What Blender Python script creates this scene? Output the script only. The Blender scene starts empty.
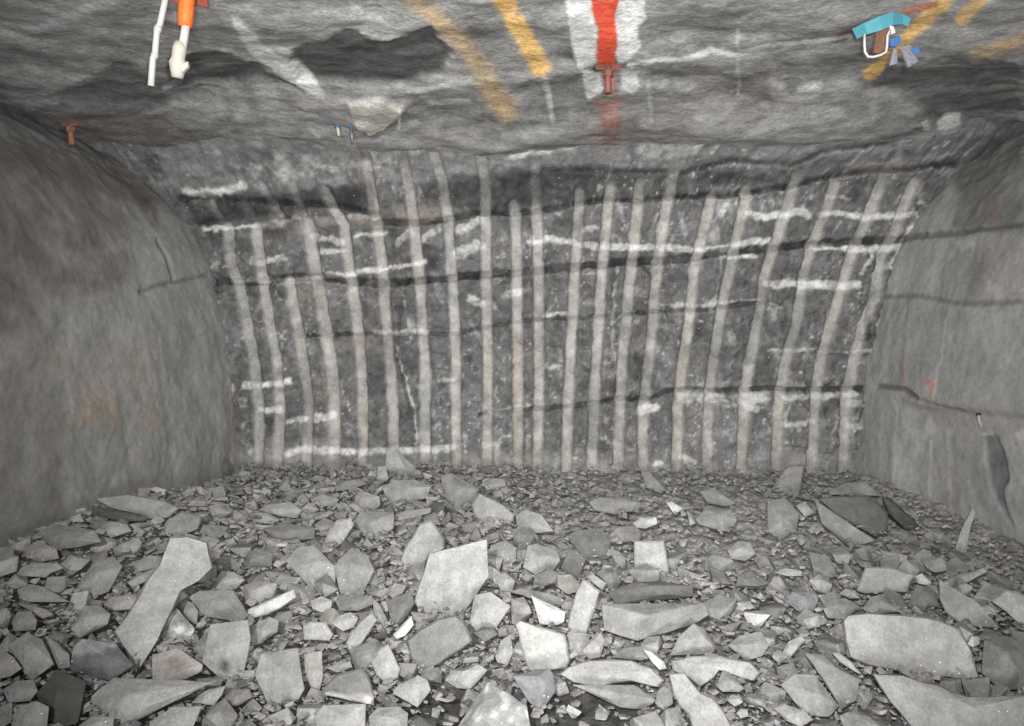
import bpy, bmesh, math, random
import numpy as np
from mathutils import Vector, Matrix
from mathutils.bvhtree import BVHTree

# ------------------------------------------------------------------ frame
W, H, FOC = 1024, 726, 770.0          # photograph size and focal length in pixels
CX, CY = 512.0, 363.0
ZC = 1.75                             # camera height above the drift's true floor
rng = random.Random(7)
nrg = np.random.default_rng(7)
SC = bpy.context.scene
COL = SC.collection

def link(o):
    COL.objects.link(o)
    return o

def tag(o, label, cat, group=None):
    o['label'] = label
    o['kind'] = 'thing'
    o['category'] = cat
    if group:
        o['group'] = group
    return o

# ------------------------------------------------------------------ noise
def _hash(ix, iy, iz, seed):
    h = (ix.astype(np.int64) * 374761393 + iy.astype(np.int64) * 668265263 +
         iz.astype(np.int64) * 2147483647 + seed * 974711) & 0xFFFFFFFF
    h = ((h ^ (h >> 13)) * 1274126177) & 0xFFFFFFFF
    h = h ^ (h >> 16)
    return (h & 0xFFFFFF).astype(np.float64) / 0xFFFFFF * 2.0 - 1.0

def vnoise(x, y, z, seed=0):
    x = np.asarray(x, float); y = np.asarray(y, float) + 0 * x; z = np.asarray(z, float) + 0 * x
    ix, iy, iz = np.floor(x), np.floor(y), np.floor(z)
    fx, fy, fz = x - ix, y - iy, z - iz
    fx = fx * fx * (3 - 2 * fx); fy = fy * fy * (3 - 2 * fy); fz = fz * fz * (3 - 2 * fz)
    out = 0
    for dx in (0, 1):
        for dy in (0, 1):
            for dz in (0, 1):
                w = (fx if dx else 1 - fx) * (fy if dy else 1 - fy) * (fz if dz else 1 - fz)
                out = out + w * _hash(ix + dx, iy + dy, iz + dz, seed)
    return out

def fbm(x, y, z, oct=4, seed=0, gain=0.5):
    s, a, t = 0, 1.0, 0
    for k in range(oct):
        f = 2.03 ** k
        s = s + a * vnoise(np.asarray(x) * f + 11.3 * k, np.asarray(y) * f + 5.7 * k, np.asarray(z) * f + 2.9 * k, seed + k)
        t += a; a *= gain
    return s / t

def sstep(a, b, v):
    t = np.clip((v - a) / (b - a), 0, 1)
    return t * t * (3 - 2 * t)

# ------------------------------------------------------------------ projection helpers
def project(x, y, z):
    """pixel of a point; z is relative to the camera height"""
    y = np.maximum(y, 0.3)
    return CX + FOC * x / y, CY - FOC * z / y

def ray(px, py):
    return Vector(((px - CX) / FOC, 1.0, -(py - CY) / FOC))

# ------------------------------------------------------------------ surveyed marks (masks measured off the site)
YY, XX = np.mgrid[0:H, 0:W].astype(float)

def m_line(mask, pts, w, val=1.0, soft=1.5):
    if not hasattr(w, '__len__'):
        w = [w] * len(pts)
    wm = max(w) / 2 + soft * 2 + 2
    for (x0, y0), (x1, y1), w0, w1 in zip(pts[:-1], pts[1:], w[:-1], w[1:]):
        xa, xb = int(max(0, min(x0, x1) - wm)), int(min(W, max(x0, x1) + wm + 1))
        ya, yb = int(max(0, min(y0, y1) - wm)), int(min(H, max(y0, y1) + wm + 1))
        if xa >= xb or ya >= yb:
            continue
        X, Y = XX[ya:yb, xa:xb], YY[ya:yb, xa:xb]
        dx, dy = x1 - x0, y1 - y0
        L = dx * dx + dy * dy + 1e-9
        t = np.clip(((X - x0) * dx + (Y - y0) * dy) / L, 0, 1)
        d = np.hypot(X - x0 - t * dx, Y - y0 - t * dy)
        v = val * (1 - sstep(-soft, soft, d - (w0 + (w1 - w0) * t) / 2))
        mask[ya:yb, xa:xb] = np.maximum(mask[ya:yb, xa:xb], v)

def m_groove(prof, pts, w):
    """0..1 half-round profile along a polyline"""
    wm = w + 2
    for (x0, y0), (x1, y1) in zip(pts[:-1], pts[1:]):
        xa, xb = int(max(0, min(x0, x1) - wm)), int(min(W, max(x0, x1) + wm + 1))
        ya, yb = int(max(0, min(y0, y1) - wm)), int(min(H, max(y0, y1) + wm + 1))
        X, Y = XX[ya:yb, xa:xb], YY[ya:yb, xa:xb]
        dx, dy = x1 - x0, y1 - y0
        L = dx * dx + dy * dy + 1e-9
        t = np.clip(((X - x0) * dx + (Y - y0) * dy) / L, 0, 1)
        d = np.hypot(X - x0 - t * dx, Y - y0 - t * dy)
        v = np.sqrt(np.clip(1 - (d / (w / 2)) ** 2, 0, 1))
        prof[ya:yb, xa:xb] = np.maximum(prof[ya:yb, xa:xb], v)

def inside(pts, X, Y):
    r = np.zeros(np.shape(X), bool)
    n = len(pts)
    for i in range(n):
        x0, y0 = pts[i]; x1, y1 = pts[(i + 1) % n]
        if y0 == y1:
            continue
        c = ((y0 > Y) != (y1 > Y)) & (X < (x1 - x0) * (Y - y0) / (y1 - y0) + x0)
        r ^= c
    return r

def m_poly(mask, pts, val=1.0, soft=1.5):
    m = soft * 2 + 2
    xs = [p[0] for p in pts]; ys = [p[1] for p in pts]
    xa, xb = int(max(0, min(xs) - m)), int(min(W, max(xs) + m + 1))
    ya, yb = int(max(0, min(ys) - m)), int(min(H, max(ys) + m + 1))
    X, Y = XX[ya:yb, xa:xb], YY[ya:yb, xa:xb]
    if soft > 3:                       # ragged soft-edged patch
        wob = soft * 1.1
        X = X + wob * fbm(X / 17, Y / 11, 3.1, 3, 5); Y = Y + wob * 0.7 * fbm(X / 17, Y / 11, 9.1, 3, 6)
    ins = inside(pts, X, Y)
    d = np.full(X.shape, 1e9)
    for i in range(len(pts)):
        (x0, y0), (x1, y1) = pts[i], pts[(i + 1) % len(pts)]
        dx, dy = x1 - x0, y1 - y0
        t = np.clip(((X - x0) * dx + (Y - y0) * dy) / (dx * dx + dy * dy + 1e-9), 0, 1)
        d = np.minimum(d, np.hypot(X - x0 - t * dx, Y - y0 - t * dy))
    d = np.where(ins, -d, d)
    v = val * (1 - sstep(-soft, soft, d))
    mask[ya:yb, xa:xb] = np.maximum(mask[ya:yb, xa:xb], v)

def sample(mask, px, py):
    x = np.clip(px, 0, W - 1.001); y = np.clip(py, 0, H - 1.001)
    ix, iy = x.astype(int), y.astype(int)
    fx, fy = x - ix, y - iy
    v = (mask[iy, ix] * (1 - fx) * (1 - fy) + mask[iy, ix + 1] * fx * (1 - fy) +
         mask[iy + 1, ix] * (1 - fx) * fy + mask[iy + 1, ix + 1] * fx * fy)
    ok = (px > -3) & (px < W + 3) & (py > -3) & (py < H + 3)
    return np.where(ok, v, 0)

def warp(px, py, a=1.6, s=9.0):
    return (px + a * fbm(px / s, py / s, .5, 2, 501) + .6 * a * vnoise(px / 3.1, py / 3.1, 1.5, 502),
            py + a * fbm(px / s, py / s, 7.5, 2, 503) + .6 * a * vnoise(px / 3.1, py / 3.1, 8.5, 504))

def M():
    return np.zeros((H, W))

# ------------------------------------------------------------------ materials
def nodes_of(name):
    m = bpy.data.materials.new(name)
    m.use_nodes = True
    nt = m.node_tree
    nt.nodes.clear()
    return m, nt, (lambda t, **k: _n(nt, t, k))

def _n(nt, t, k):
    n = nt.nodes.new(t)
    for a, b in k.items():
        setattr(n, a, b)
    return n

def rock_material(name, scale, bump, rough=0.9, speck=0.0, var=0.35, fine=.6):
    """stone: surveyed colour attribute x grain noise, sparse bright crystals, noise bump"""
    m, nt, N = nodes_of(name)
    L = nt.links.new
    out = N('ShaderNodeOutputMaterial'); b = N('ShaderNodeBsdfPrincipled')
    L(b.outputs[0], out.inputs[0])
    at = N('ShaderNodeAttribute', attribute_name='Col')
    tc = N('ShaderNodeTexCoord')
    n1 = N('ShaderNodeTexNoise'); n1.inputs['Scale'].default_value = scale; n1.inputs['Detail'].default_value = 6; n1.inputs['Roughness'].default_value = 0.65
    n2 = N('ShaderNodeTexNoise'); n2.inputs['Scale'].default_value = scale * 7; n2.inputs['Detail'].default_value = 4
    L(tc.outputs['Object'], n1.inputs['Vector']); L(tc.outputs['Object'], n2.inputs['Vector'])
    mr = N('ShaderNodeMapRange'); mr.inputs['From Min'].default_value = .3; mr.inputs['From Max'].default_value = .7
    mr.inputs['To Min'].default_value = 1 - var; mr.inputs['To Max'].default_value = 1 + var
    L(n1.outputs[0], mr.inputs['Value'])
    mr2 = N('ShaderNodeMapRange'); mr2.inputs['From Min'].default_value = .3; mr2.inputs['From Max'].default_value = .7
    mr2.inputs['To Min'].default_value = 1 - var * fine; mr2.inputs['To Max'].default_value = 1 + var * fine
    L(n2.outputs[0], mr2.inputs['Value'])
    mu = N('ShaderNodeMath', operation='MULTIPLY'); L(mr.outputs[0], mu.inputs[0]); L(mr2.outputs[0], mu.inputs[1])
    vm = N('ShaderNodeVectorMath', operation='SCALE'); L(at.outputs['Color'], vm.inputs[0]); L(mu.outputs[0], vm.inputs['Scale'])
    src = vm.outputs[0]
    if speck > 0:
        vo = N('ShaderNodeTexVoronoi'); vo.inputs['Scale'].default_value = 55
        L(tc.outputs['Object'], vo.inputs['Vector'])
        lt = N('ShaderNodeMath', operation='LESS_THAN'); lt.inputs[1].default_value = 0.16
        L(vo.outputs['Distance'], lt.inputs[0])
        sp = N('ShaderNodeSeparateColor'); L(vo.outputs['Color'], sp.inputs[0])
        gt = N('ShaderNodeMath', operation='GREATER_THAN'); gt.inputs[1].default_value = 1 - speck
        L(sp.outputs[0], gt.inputs[0])
        mm = N('ShaderNodeMath', operation='MULTIPLY'); L(lt.outputs[0], mm.inputs[0]); L(gt.outputs[0], mm.inputs[1])
        mx = N('ShaderNodeMix', data_type='RGBA'); L(mm.outputs[0], mx.inputs[0]); L(src, mx.inputs[6]); mx.inputs[7].default_value = (.8, .8, .8, 1)
        src = mx.outputs[2]
    L(src, b.inputs['Base Color'])
    b.inputs['Roughness'].default_value = rough
    b.inputs['Specular IOR Level'].default_value = 0.25
    bp = N('ShaderNodeBump'); bp.inputs['Strength'].default_value = bump; bp.inputs['Distance'].default_value = 0.02
    ad = N('ShaderNodeMath', operation='MULTIPLY_ADD'); L(n2.outputs[0], ad.inputs[0]); ad.inputs[1].default_value = .35; L(n1.outputs[0], ad.inputs[2])
    L(ad.outputs[0], bp.inputs['Height']); L(bp.outputs[0], b.inputs['Normal'])
    return m

def plain_material(name, c, rough=0.5, metal=0.0, var=0.15, scale=40):
    m, nt, N = nodes_of(name)
    L = nt.links.new
    out = N('ShaderNodeOutputMaterial'); b = N('ShaderNodeBsdfPrincipled'); L(b.outputs[0], out.inputs[0])
    tc = N('ShaderNodeTexCoord'); n1 = N('ShaderNodeTexNoise'); n1.inputs['Scale'].default_value = scale
    L(tc.outputs['Object'], n1.inputs['Vector'])
    mx = N('ShaderNodeMix', data_type='RGBA'); L(n1.outputs[0], mx.inputs[0])
    mx.inputs[6].default_value = tuple(v * (1 - var) for v in c) + (1,)
    mx.inputs[7].default_value = tuple(min(1, v * (1 + var)) for v in c) + (1,)
    L(mx.outputs[2], b.inputs['Base Color'])
    b.inputs['Roughness'].default_value = rough; b.inputs['Metallic'].default_value = metal
    return m

MAT_FACE = rock_material('blasted_rock_face', 9, .8, speck=.02, var=.36, fine=.4)
MAT_CEIL = rock_material('rock_roof', 6, .6, speck=.0, var=.35)
MAT_WALL = rock_material('dusty_rock_wall', 5, .25, speck=.0, var=.16)
MAT_BED = rock_material('crushed_muck', 22, 1.0, speck=.03, var=.5)
MAT_ROCK = rock_material('broken_rock', 12, .45, speck=.02, var=.26)

def grid_mesh(name, P, Cc, mat, kind='structure', flip=False):
    """P: (n,m,3) vertex grid (z relative to the camera), Cc: (n,m,3) colours"""
    n, m = P.shape[:2]
    v = P.reshape(-1, 3).copy(); v[:, 2] += ZC
    idx = np.arange(n * m).reshape(n, m)
    q = np.stack([idx[:-1, :-1], idx[1:, :-1], idx[1:, 1:], idx[:-1, 1:]], -1).reshape(-1, 4)
    if flip:
        q = q[:, ::-1]
    me = bpy.data.meshes.new(name)
    me.vertices.add(len(v)); me.vertices.foreach_set('co', v.astype(np.float32).ravel())
    me.loops.add(q.size); me.loops.foreach_set('vertex_index', q.astype(np.int32).ravel())
    me.polygons.add(len(q)); me.polygons.foreach_set('loop_start', np.arange(0, q.size, 4, dtype=np.int32))
    me.polygons.foreach_set('loop_total', np.full(len(q), 4, np.int32))
    me.update(calc_edges=True)
    a = me.color_attributes.new('Col', 'FLOAT_COLOR', 'POINT')
    c4 = np.ones((len(v), 4), np.float32); c4[:, :3] = np.clip(Cc.reshape(-1, 3), 0.004, .95)
    a.data.foreach_set('color', c4.ravel())
    me.polygons.foreach_set('use_smooth', np.ones(len(q), bool))
    me.materials.append(mat)
    o = link(bpy.data.objects.new(name, me))
    if kind:
        o['kind'] = kind
    return o

def mixc(base, col, m):
    return base * (1 - m[..., None]) + np.asarray(col) * m[..., None]

def grey(v, warm=0.03):
    v = np.asarray(v, float)
    return np.stack([v * (1 + warm), v, v * (1 - warm * 1.6)], -1)

# ================================================================== THE DRIFT FACE
GROOVES = [   # half-barrels of the perimeter drill holes, left to right
 [(228,228),(231,262),(243,300),(252,350),(259,400),(258,475)],
 [(256,228),(263,285),(270,325),(277,364),(280,410),(277,470)],
 [(289,281),(296,320),(303,360),(308,400),(306,475)],
 [(308,224),(315,268),(319,290),(327,340),(331,364),(334,400),(334,478)],
 [(325,192),(336,214),(344,225),(349,270),(353,290),(358,330),(361,364),(363,410),(363,478)],
 [(366,160),(371,190),(377,225),(382,265),(386,320),(390,364),(393,410),(393,470)],
 [(404,163),(409,190),(414,225),(419,270),(422,320),(425,364),(425,470)],
 [(433,152),(443,182),(448,220),(452,275),(455,330),(456,364),(456,475)],
 [(480,148),(485,182),(486,220),(486,280),(487,330),(488,364),(487,475)],
 [(514,205),(516,220),(517,300),(518,364),(518,480)],
 [(535,164),(537,220),(539,290),(539,364),(539,400),(537,480)],
 [(580,192),(578,230),(574,285),(570,364),(568,400),(566,480)],
 [(610,188),(606,230),(601,280),(599,320),(596,364),(591,480)],
 [(640,183),(636,220),(632,265),(629,285),(627,320),(622,364),(617,480)],
 [(674,172),(666,210),(660,250),(655,290),(653,320),(649,364),(643,410),(643,480)],
 [(712,198),(705,225),(698,255),(694,275),(688,330),(683,364),(678,410),(676,485)],
 [(747,192),(740,225),(733,255),(726,288),(718,330),(713,364),(709,400),(707,485)],
 [(797,175),(785,215),(775,245),(765,275),(758,320),(750,364),(744,400),(741,485)],
 [(835,182),(826,212),(813,242),(803,280),(797,320),(785,364),(778,410),(776,480)],
 [(882,180),(870,210),(858,240),(848,265),(843,285),(830,325),(820,364),(815,410),(811,480)],
 [(914,183),(900,215),(892,240),(882,255),(874,300),(862,325),(853,364),(846,400),(843,480)],
]
SHORT = [[(262,184),(280,214)], [(292,184),(304,214)], [(212,202),(222,222)], [(244,200),(252,214)]]
prof = M(); barrel = M()
for g in GROOVES:
    m_groove(prof, g, 12.5 if g is not GROOVES[3] else 14)
    m_line(barrel, g, 11.5 if g is not GROOVES[3] else 14, 1, 1.2)
for g in SHORT:
    m_groove(prof, g, 9); m_line(barrel, g, 9, .6, 1.5)
crack = M(); white = M(); tan = M(); dust = M(); veil = M()
CR = lambda pts, w=4, v=1.0: m_line(crack, pts, w, v, 1.2)
CR([(180,199),(205,196),(256,200),(300,204),(340,206),(376,214)], 5, .8)
CR([(376,222),(431,222),(473,213),(512,214),(544,210),(582,203),(612,200),(652,200),(687,196),(732,194),(764,190),(800,185),(830,176),(870,172),(905,170),(955,164)], 5)
CR([(540,169),(620,171),(687,172),(730,160),(793,166),(822,152),(860,148),(900,138),(960,128)], 5, .9)
CR([(200,282),(256,281),(313,277),(381,283),(430,280),(478,275),(512,273),(544,270),(612,263),(652,261),(687,258),(724,252),(764,249),(818,243),(863,241),(908,238),(953,234),(1024,228)], 7)
CR([(300,336),(356,334),(400,334),(456,334),(478,329),(512,322),(544,319),(592,317),(620,314),(662,311),(712,309),(762,303)], 3, .8)
CR([(480,414),(512,411),(542,408),(574,406),(619,399),(650,398),(665,391),(687,389),(724,391),(768,388),(810,390),(855,388),(878,386)], 4, .9)
CR([(237,230),(222,260),(215,300)], 3, .4); CR([(640,262),(662,285),(655,298)], 2.5, .7)
CR([(612,285),(612,340),(614,366)], 2.2, .6); CR([(405,290),(398,330),(400,370),(412,420)], 2, .7)
CR([(866,338),(872,300),(880,290)], 4, .6); CR([(870,390),(873,420),(868,465)], 5, .5)
WH = lambda pts, w=6, v=1.0: m_line(white, pts, w, v, 2.0)
WH([(186,191),(205,193),(225,190),(245,186)], 8, .9); WH([(250,170),(290,160),(340,152)], 8, .45)
WH([(203,229),(230,228),(256,225)], 4, .9); WH([(256,226),(300,219),(340,219),(376,216)], 6, .45)
WH([(310,236),(341,242),(330,240)], 7, .8); WH([(356,236),(385,233)], 4, .8); WH([(212,268),(220,262)], 4, .6)
WH([(258,262),(284,258)], 6, .75); WH([(322,253),(343,251)], 4, .7)
WH([(232,280),(256,279),(295,281),(343,275),(380,270),(426,262)], 5, .9)
WH([(460,230),(478,222)], 10, .7); WH([(458,254),(480,246)], 11, .7); WH([(398,243),(410,232)], 9, .6); WH([(425,240),(440,228)], 8, .5)
WH([(470,300),(482,303)], 8, .8); WH([(505,297),(520,290)], 8, .5); WH([(376,332),(402,333),(428,332)], 4, .9)
WH([(547,239),(570,242),(592,246),(620,247),(665,247),(690,251),(720,250),(748,243),(768,241)], 7, .9)
WH([(528,244),(552,238)], 5, .8); WH([(583,230),(592,227)], 6, .7); WH([(662,305),(710,304),(762,299)], 3, .6)
WH([(544,316),(566,313)], 5, .6); WH([(532,238),(530,245)], 5, .5)
WH([(748,214),(768,217),(800,212),(808,216)], 7, .85); WH([(820,213),(865,217),(913,215)], 6, .9); WH([(826,194),(848,200)], 4, .6)
WH([(724,257),(754,257)], 5, .7); WH([(815,247),(845,248),(870,250),(898,247)], 7, .9); WH([(898,252),(888,268)], 5, .8)
WH([(768,284),(800,284),(830,286),(856,285)], 8, .8); WH([(862,272),(874,250)], 4, .7); WH([(768,304),(780,308)], 5, .6)
WH([(768,351),(800,350),(840,352),(873,350)], 3, .6); WH([(880,310),(873,350)], 3, .8); WH([(912,225),(900,245)], 4, .7)
WH([(246,386),(265,385),(290,382)], 7, 1); WH([(256,410),(279,410)], 6, .8); WH([(286,422),(303,419)], 6, .8); WH([(317,418),(333,415)], 8, .9)
WH([(244,400),(246,440),(256,460)], 8, .35)
WH([(286,455),(300,449),(330,450),(360,452),(385,450),(411,450),(453,447)], 7, .85); WH([(440,380),(453,378)], 6, .6)
WH([(491,413),(511,410),(528,406)], 6, .6); WH([(545,366),(560,366)], 4, .7); WH([(640,410),(655,408)], 9, .8)
WH([(684,397),(705,395),(724,402),(765,396)], 12, .55); WH([(742,402),(755,408)], 9, .8); WH([(785,398),(820,396),(855,394)], 7, .6)
WH([(783,425),(803,424),(815,422)], 5, .6); WH([(850,426),(868,427)], 7, .55); WH([(850,402),(860,404)], 7, .5)
WH([(682,458),(694,461)], 6, .8); WH([(653,464),(662,463)], 3, .9); WH([(700,385),(712,460)], 6, .25)
WH([(704,255),(722,252)], 5, .6); WH([(212,335),(214,345)], 4, .5); WH([(600,440),(660,456)], 5, .2)
WH([(404,296),(412,340),(400,345)], 2, .6); WH([(398,345),(404,375),(415,410),(418,450)], 1.8, .8); WH([(712,310),(720,258)], 2.5, .6); WH([(616,270),(612,340),(616,372)], 3, .5)
WH([(720,214),(728,200)], 4, .6); WH([(233,420),(231,455)], 2, .8); WH([(234,385),(236,405)], 2, .6)
WH([(640,155),(690,150),(720,120)], 14, .25); WH([(512,157),(545,152),(570,148)], 6, .6)
TA = lambda p, v, s=8: m_poly(tan, p, v, s)
TA([(395,206),(440,206),(442,222),(400,225)], 1, 4); TA([(256,222),(376,215),(376,224),(256,230)], .7, 2); TA([(285,280),(330,280),(335,310),(295,305)], .6, 6)
TA([(345,332),(380,334),(378,350),(350,350)], .6); TA([(770,455),(812,455),(800,497),(770,490)], .5); TA([(305,380),(345,385),(340,410),(310,400)], .5)
TA([(850,168),(900,160),(905,168),(850,178)], .8, 3); TA([(450,455),(540,450),(540,490),(450,490)], .3)
m_poly(dust, [(200,455),(300,440),(420,452),(560,452),(700,462),(780,445),(900,462),(900,520),(200,520)], .85, 9)
m_poly(dust, [(680,380),(745,380),(745,470),(680,470)], .35, 9)
m_poly(dust, [(430,230),(525,220),(525,275),(440,270)], .25, 8)
m_poly(white, [(235,165),(330,145),(380,160),(372,176),(260,186)], .38, 9); m_poly(dust, [(160,120),(1000,120),(930,165),(800,180),(690,170),(540,168),(430,182),(250,192),(160,190)], .75, 7)
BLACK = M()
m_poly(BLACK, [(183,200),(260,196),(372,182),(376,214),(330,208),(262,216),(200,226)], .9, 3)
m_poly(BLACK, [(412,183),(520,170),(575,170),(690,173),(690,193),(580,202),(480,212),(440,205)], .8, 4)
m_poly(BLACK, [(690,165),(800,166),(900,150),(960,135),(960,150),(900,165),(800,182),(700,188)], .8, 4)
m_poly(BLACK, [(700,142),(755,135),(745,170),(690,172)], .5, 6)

def face_y(x, z):
    y = 7.15 - 0.28 * np.clip((z - .2) / 1.7, 0, 3) ** 2 - 0.42 * np.clip((z - 1.38) / .5, 0, 3) ** 2
    return y - 0.10 * np.clip((z - 1.0), 0, 2) * np.clip(np.abs(x) - 2, 0, 3)

def build_face():
    xs = np.arange(-3.9, 4.75, .0118); zs = np.arange(-1.3, 2.25, .0112)
    Z, X = np.meshgrid(zs, xs, indexing='ij')
    Y = face_y(X, Z)
    px, py = project(X, Y, Z)
    g = sample(prof, *warp(px, py, .7)); bm_ = sample(barrel, *warp(px, py, 1.1))
    qx, qy = warp(px, py, 2.6)
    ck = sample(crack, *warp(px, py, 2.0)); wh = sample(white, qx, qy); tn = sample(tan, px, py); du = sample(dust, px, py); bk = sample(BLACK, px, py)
    # broken panels stand proud between the half-barrels
    rough = .030 * fbm(X * 2.2, Z * 2.6, .3, 3, 21) + .034 * fbm(X * 9, Z * 11, .7, 4, 31) + .020 * fbm(X * 24, Z * 28, .7, 3, 33) + .045 * (np.abs(fbm(X * 6 + Z * 2, Z * 4.5, 22.7, 3, 34)) - .12) - .04 * np.abs(fbm(X * 13 - Z * 5, Z * 11, 24.7, 3, 35)) 
    step = .022 * np.sign(vnoise(X * 3.1 + .3 * vnoise(X * 6, Z * 6, 0, 3), Z * 4.3, 5.1, 44)) * np.abs(vnoise(X * 3.1, Z * 4.3, 8.1, 45)) ** .5
    # rock beds: the face is stepped along the cracks
    proud = (1 - bm_) * (.030 + rough + step) * (1 - .6 * np.clip(sstep(470, 440, py) * 0 + sstep(440, 470, py), 0, 1))
    top = sstep(185, 160, py)
    proud = proud + top * (.05 * fbm(X * 2.5, Z * 6, 2.2, 4, 51))
    d = -proud + .040 * g + .045 * ck * (1 - .4 * bm_) + .012 * fbm(X * 3, Z * 3, 1.1, 3, 61)
    Y2 = Y + d
    X2 = X + .012 * fbm(X * 8, Z * 8, 4.4, 2, 71) * (1 - bm_)
    nz = fbm(X * 7, Z * 9, 1.7, 4, 81); nf = fbm(X * 26, Z * 30, 3.7, 3, 82)
    nb = fbm(X * 2.0, Z * 2.2, 2.7, 3, 83)
    an = fbm(X * 9 + Z * 3, Z * 3.2 - X * 2, 12.7, 4, 84); an2 = fbm(X * 22 - Z * 9, Z * 9 + X * 4, 15.7, 3, 85)
    v = .103 + .045 * nb + .05 * sstep(.05, .5, nz) + .045 * nf
    v = v + .13 * sstep(.14, .42, an) * sstep(-.25, .3, nz) + .14 * sstep(.22, .5, an2) * sstep(-.25, .2, nb)
    v = v * (1 - .3 * sstep(.1, .45, fbm(X * 3.3, Z * 4, 19.7, 3, 86)))
    v = np.clip(v, .03, .4)
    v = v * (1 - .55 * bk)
    v = v + (.235 - v) * du * (.75 + .25 * nz) * (1 - .5 * bk)
    # bottom of dusty rows
    c = grey(v, .005)
    c[..., 2] *= 1.01
    bc = np.stack([.30 + .03 * nb, .292 + .02 * nb, .278 + .00 * nb], -1) * (1 + .16 * nz)[..., None]
    pk = sstep(.1, .5, fbm(X * 1.7, Z * 1.3, 6.2, 3, 91))
    bc = mixc(bc, (.27, .235, .21), pk * .55)
    bvis = bm_ * np.clip(.97 + .15 * nz - .62 * bk - .3 * sstep(.3, .6, nf) - .35 * sstep(.15, .5, fbm(X * 2.6, Z * 1.7, 33.1, 2, 97)), 0, 1)
    bvis = bvis * (1 - .35 * top)
    c = mixc(c, bc, bvis) if False else c * (1 - bvis[..., None]) + bc * bvis[..., None]
    wn = np.clip(wh * (1 + .2 * nz) - .30 * (1 - sstep(-.35, .25, nz + nf * .8)), 0, 1)
    c = mixc(c, (.58, .575, .56), wn * .95)
    # scattered white flecks
    fl = sstep(.34, .5, fbm(X * 30, Z * 34, 8.7, 2, 95)) * sstep(-.3, .3, nb + nz * .5) * (1 - bm_)
    c = mixc(c, (.5, .5, .49), fl * .55)
    c = mixc(c, (.24, .20, .175), tn * .5)
    c = c * (1 - .66 * ck * (1 - .45 * bm_) * (.75 + .5 * sstep(-.3, .3, nz)))[..., None]
    return grid_mesh('wall_back', np.stack([X2, Y2, Z], -1), c, MAT_FACE)

# ================================================================== ROOF
def roof_z(x, y):
    z = 1.96 + .09 * fbm(x * .55, y * .7, .4, 3, 101) + .06 * fbm(x * 1.2, y * 2.0, 1.4, 3, 111)
    z = z - .13 * sstep(5.2, 6.5, y + .2 * fbm(x * .9, .3, .1, 2, 121))
    z = z + .014 * fbm(x * 2.2, y * 2.6, 2.4, 3, 131) + .006 * fbm(x * 9, y * 10, 3.4, 3, 141)
    # ragged plates let down from bedding planes
    q = fbm(x * .9, y * 1.6, 7.7, 3, 151)
    return z + .012 * sstep(.0, .2, q)

RF = dict(dark=M(), light=M(), whitep=M(), red=M(), redb=M(), yel=M(), yel2=M(), vein=M(), tan=M(), rust=M())
P = lambda k, p, v=1, s=6: m_poly(RF[k], p, v, s)
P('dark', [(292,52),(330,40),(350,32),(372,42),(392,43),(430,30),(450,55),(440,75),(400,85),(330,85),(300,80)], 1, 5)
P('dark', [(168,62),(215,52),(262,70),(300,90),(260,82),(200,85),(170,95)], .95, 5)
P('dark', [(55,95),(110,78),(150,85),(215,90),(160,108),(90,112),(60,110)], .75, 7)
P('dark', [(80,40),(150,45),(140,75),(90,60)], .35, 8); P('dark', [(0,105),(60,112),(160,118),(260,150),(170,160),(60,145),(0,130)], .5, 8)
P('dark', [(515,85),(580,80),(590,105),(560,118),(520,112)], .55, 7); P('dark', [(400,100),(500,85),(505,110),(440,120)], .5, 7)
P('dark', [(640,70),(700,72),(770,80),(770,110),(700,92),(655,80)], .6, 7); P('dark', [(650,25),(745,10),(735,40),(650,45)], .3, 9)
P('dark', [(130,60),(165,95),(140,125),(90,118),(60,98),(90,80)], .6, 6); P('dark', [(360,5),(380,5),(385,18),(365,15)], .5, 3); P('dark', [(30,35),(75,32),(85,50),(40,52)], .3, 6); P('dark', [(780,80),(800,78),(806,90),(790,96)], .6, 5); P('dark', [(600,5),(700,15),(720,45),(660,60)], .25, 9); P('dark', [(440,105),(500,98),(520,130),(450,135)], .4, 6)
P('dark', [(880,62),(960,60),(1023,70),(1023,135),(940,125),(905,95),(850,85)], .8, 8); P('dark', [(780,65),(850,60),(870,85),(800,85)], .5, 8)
P('light', [(0,0),(120,0),(110,70),(60,105),(0,105)], .6, 9); P('light', [(340,0),(425,0),(420,28),(392,42),(360,40),(340,25)], .75, 6)
P('light', [(470,0),(560,0),(565,60),(540,80),(500,40)], .35, 9); P('light', [(768,0),(850,0),(840,35),(770,35)], .4, 9)
P('light', [(695,98),(735,92),(740,135),(760,150),(700,150)], .6, 6); P('light', [(740,120),(900,95),(905,130),(860,142),(760,160)], .45, 8)
P('light', [(525,125),(575,115),(575,150),(515,160)], .5, 7); P('light', [(200,0),(300,0),(300,25),(240,30)], .3, 9)
P('tan', [(348,102),(385,99),(404,108),(398,118),(385,128),(370,134),(356,128)], 1, 2.5)
P('tan', [(300,95),(345,100),(340,110),(300,112)], .4, 5)
P('rust', [(0,110),(160,118),(230,150),(160,175),(0,165)], .55, 9); P('rust', [(400,130),(470,125),(470,150),(420,155)], .4, 8); P('rust', [(560,95),(700,95),(700,150),(580,165)], .35, 9)
P('rust', [(690,78),(770,75),(790,110),(745,118),(700,92)], .5, 8)
V = lambda pts, w, v=1, s=1.2: m_line(RF['vein'], pts, w, v, s)
V([(0,30),(38,26),(85,10)], 10, .55, 5); V([(236,20),(256,48),(275,62),(296,74),(320,94)], [9,16,14,18,8], 1, 2.5)
V([(630,66),(655,60),(680,61),(712,50),(735,55),(770,45),(810,42),(850,36)], [5.5,5,5,6,4.5,4,4,4], 1, 1.4)
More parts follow.
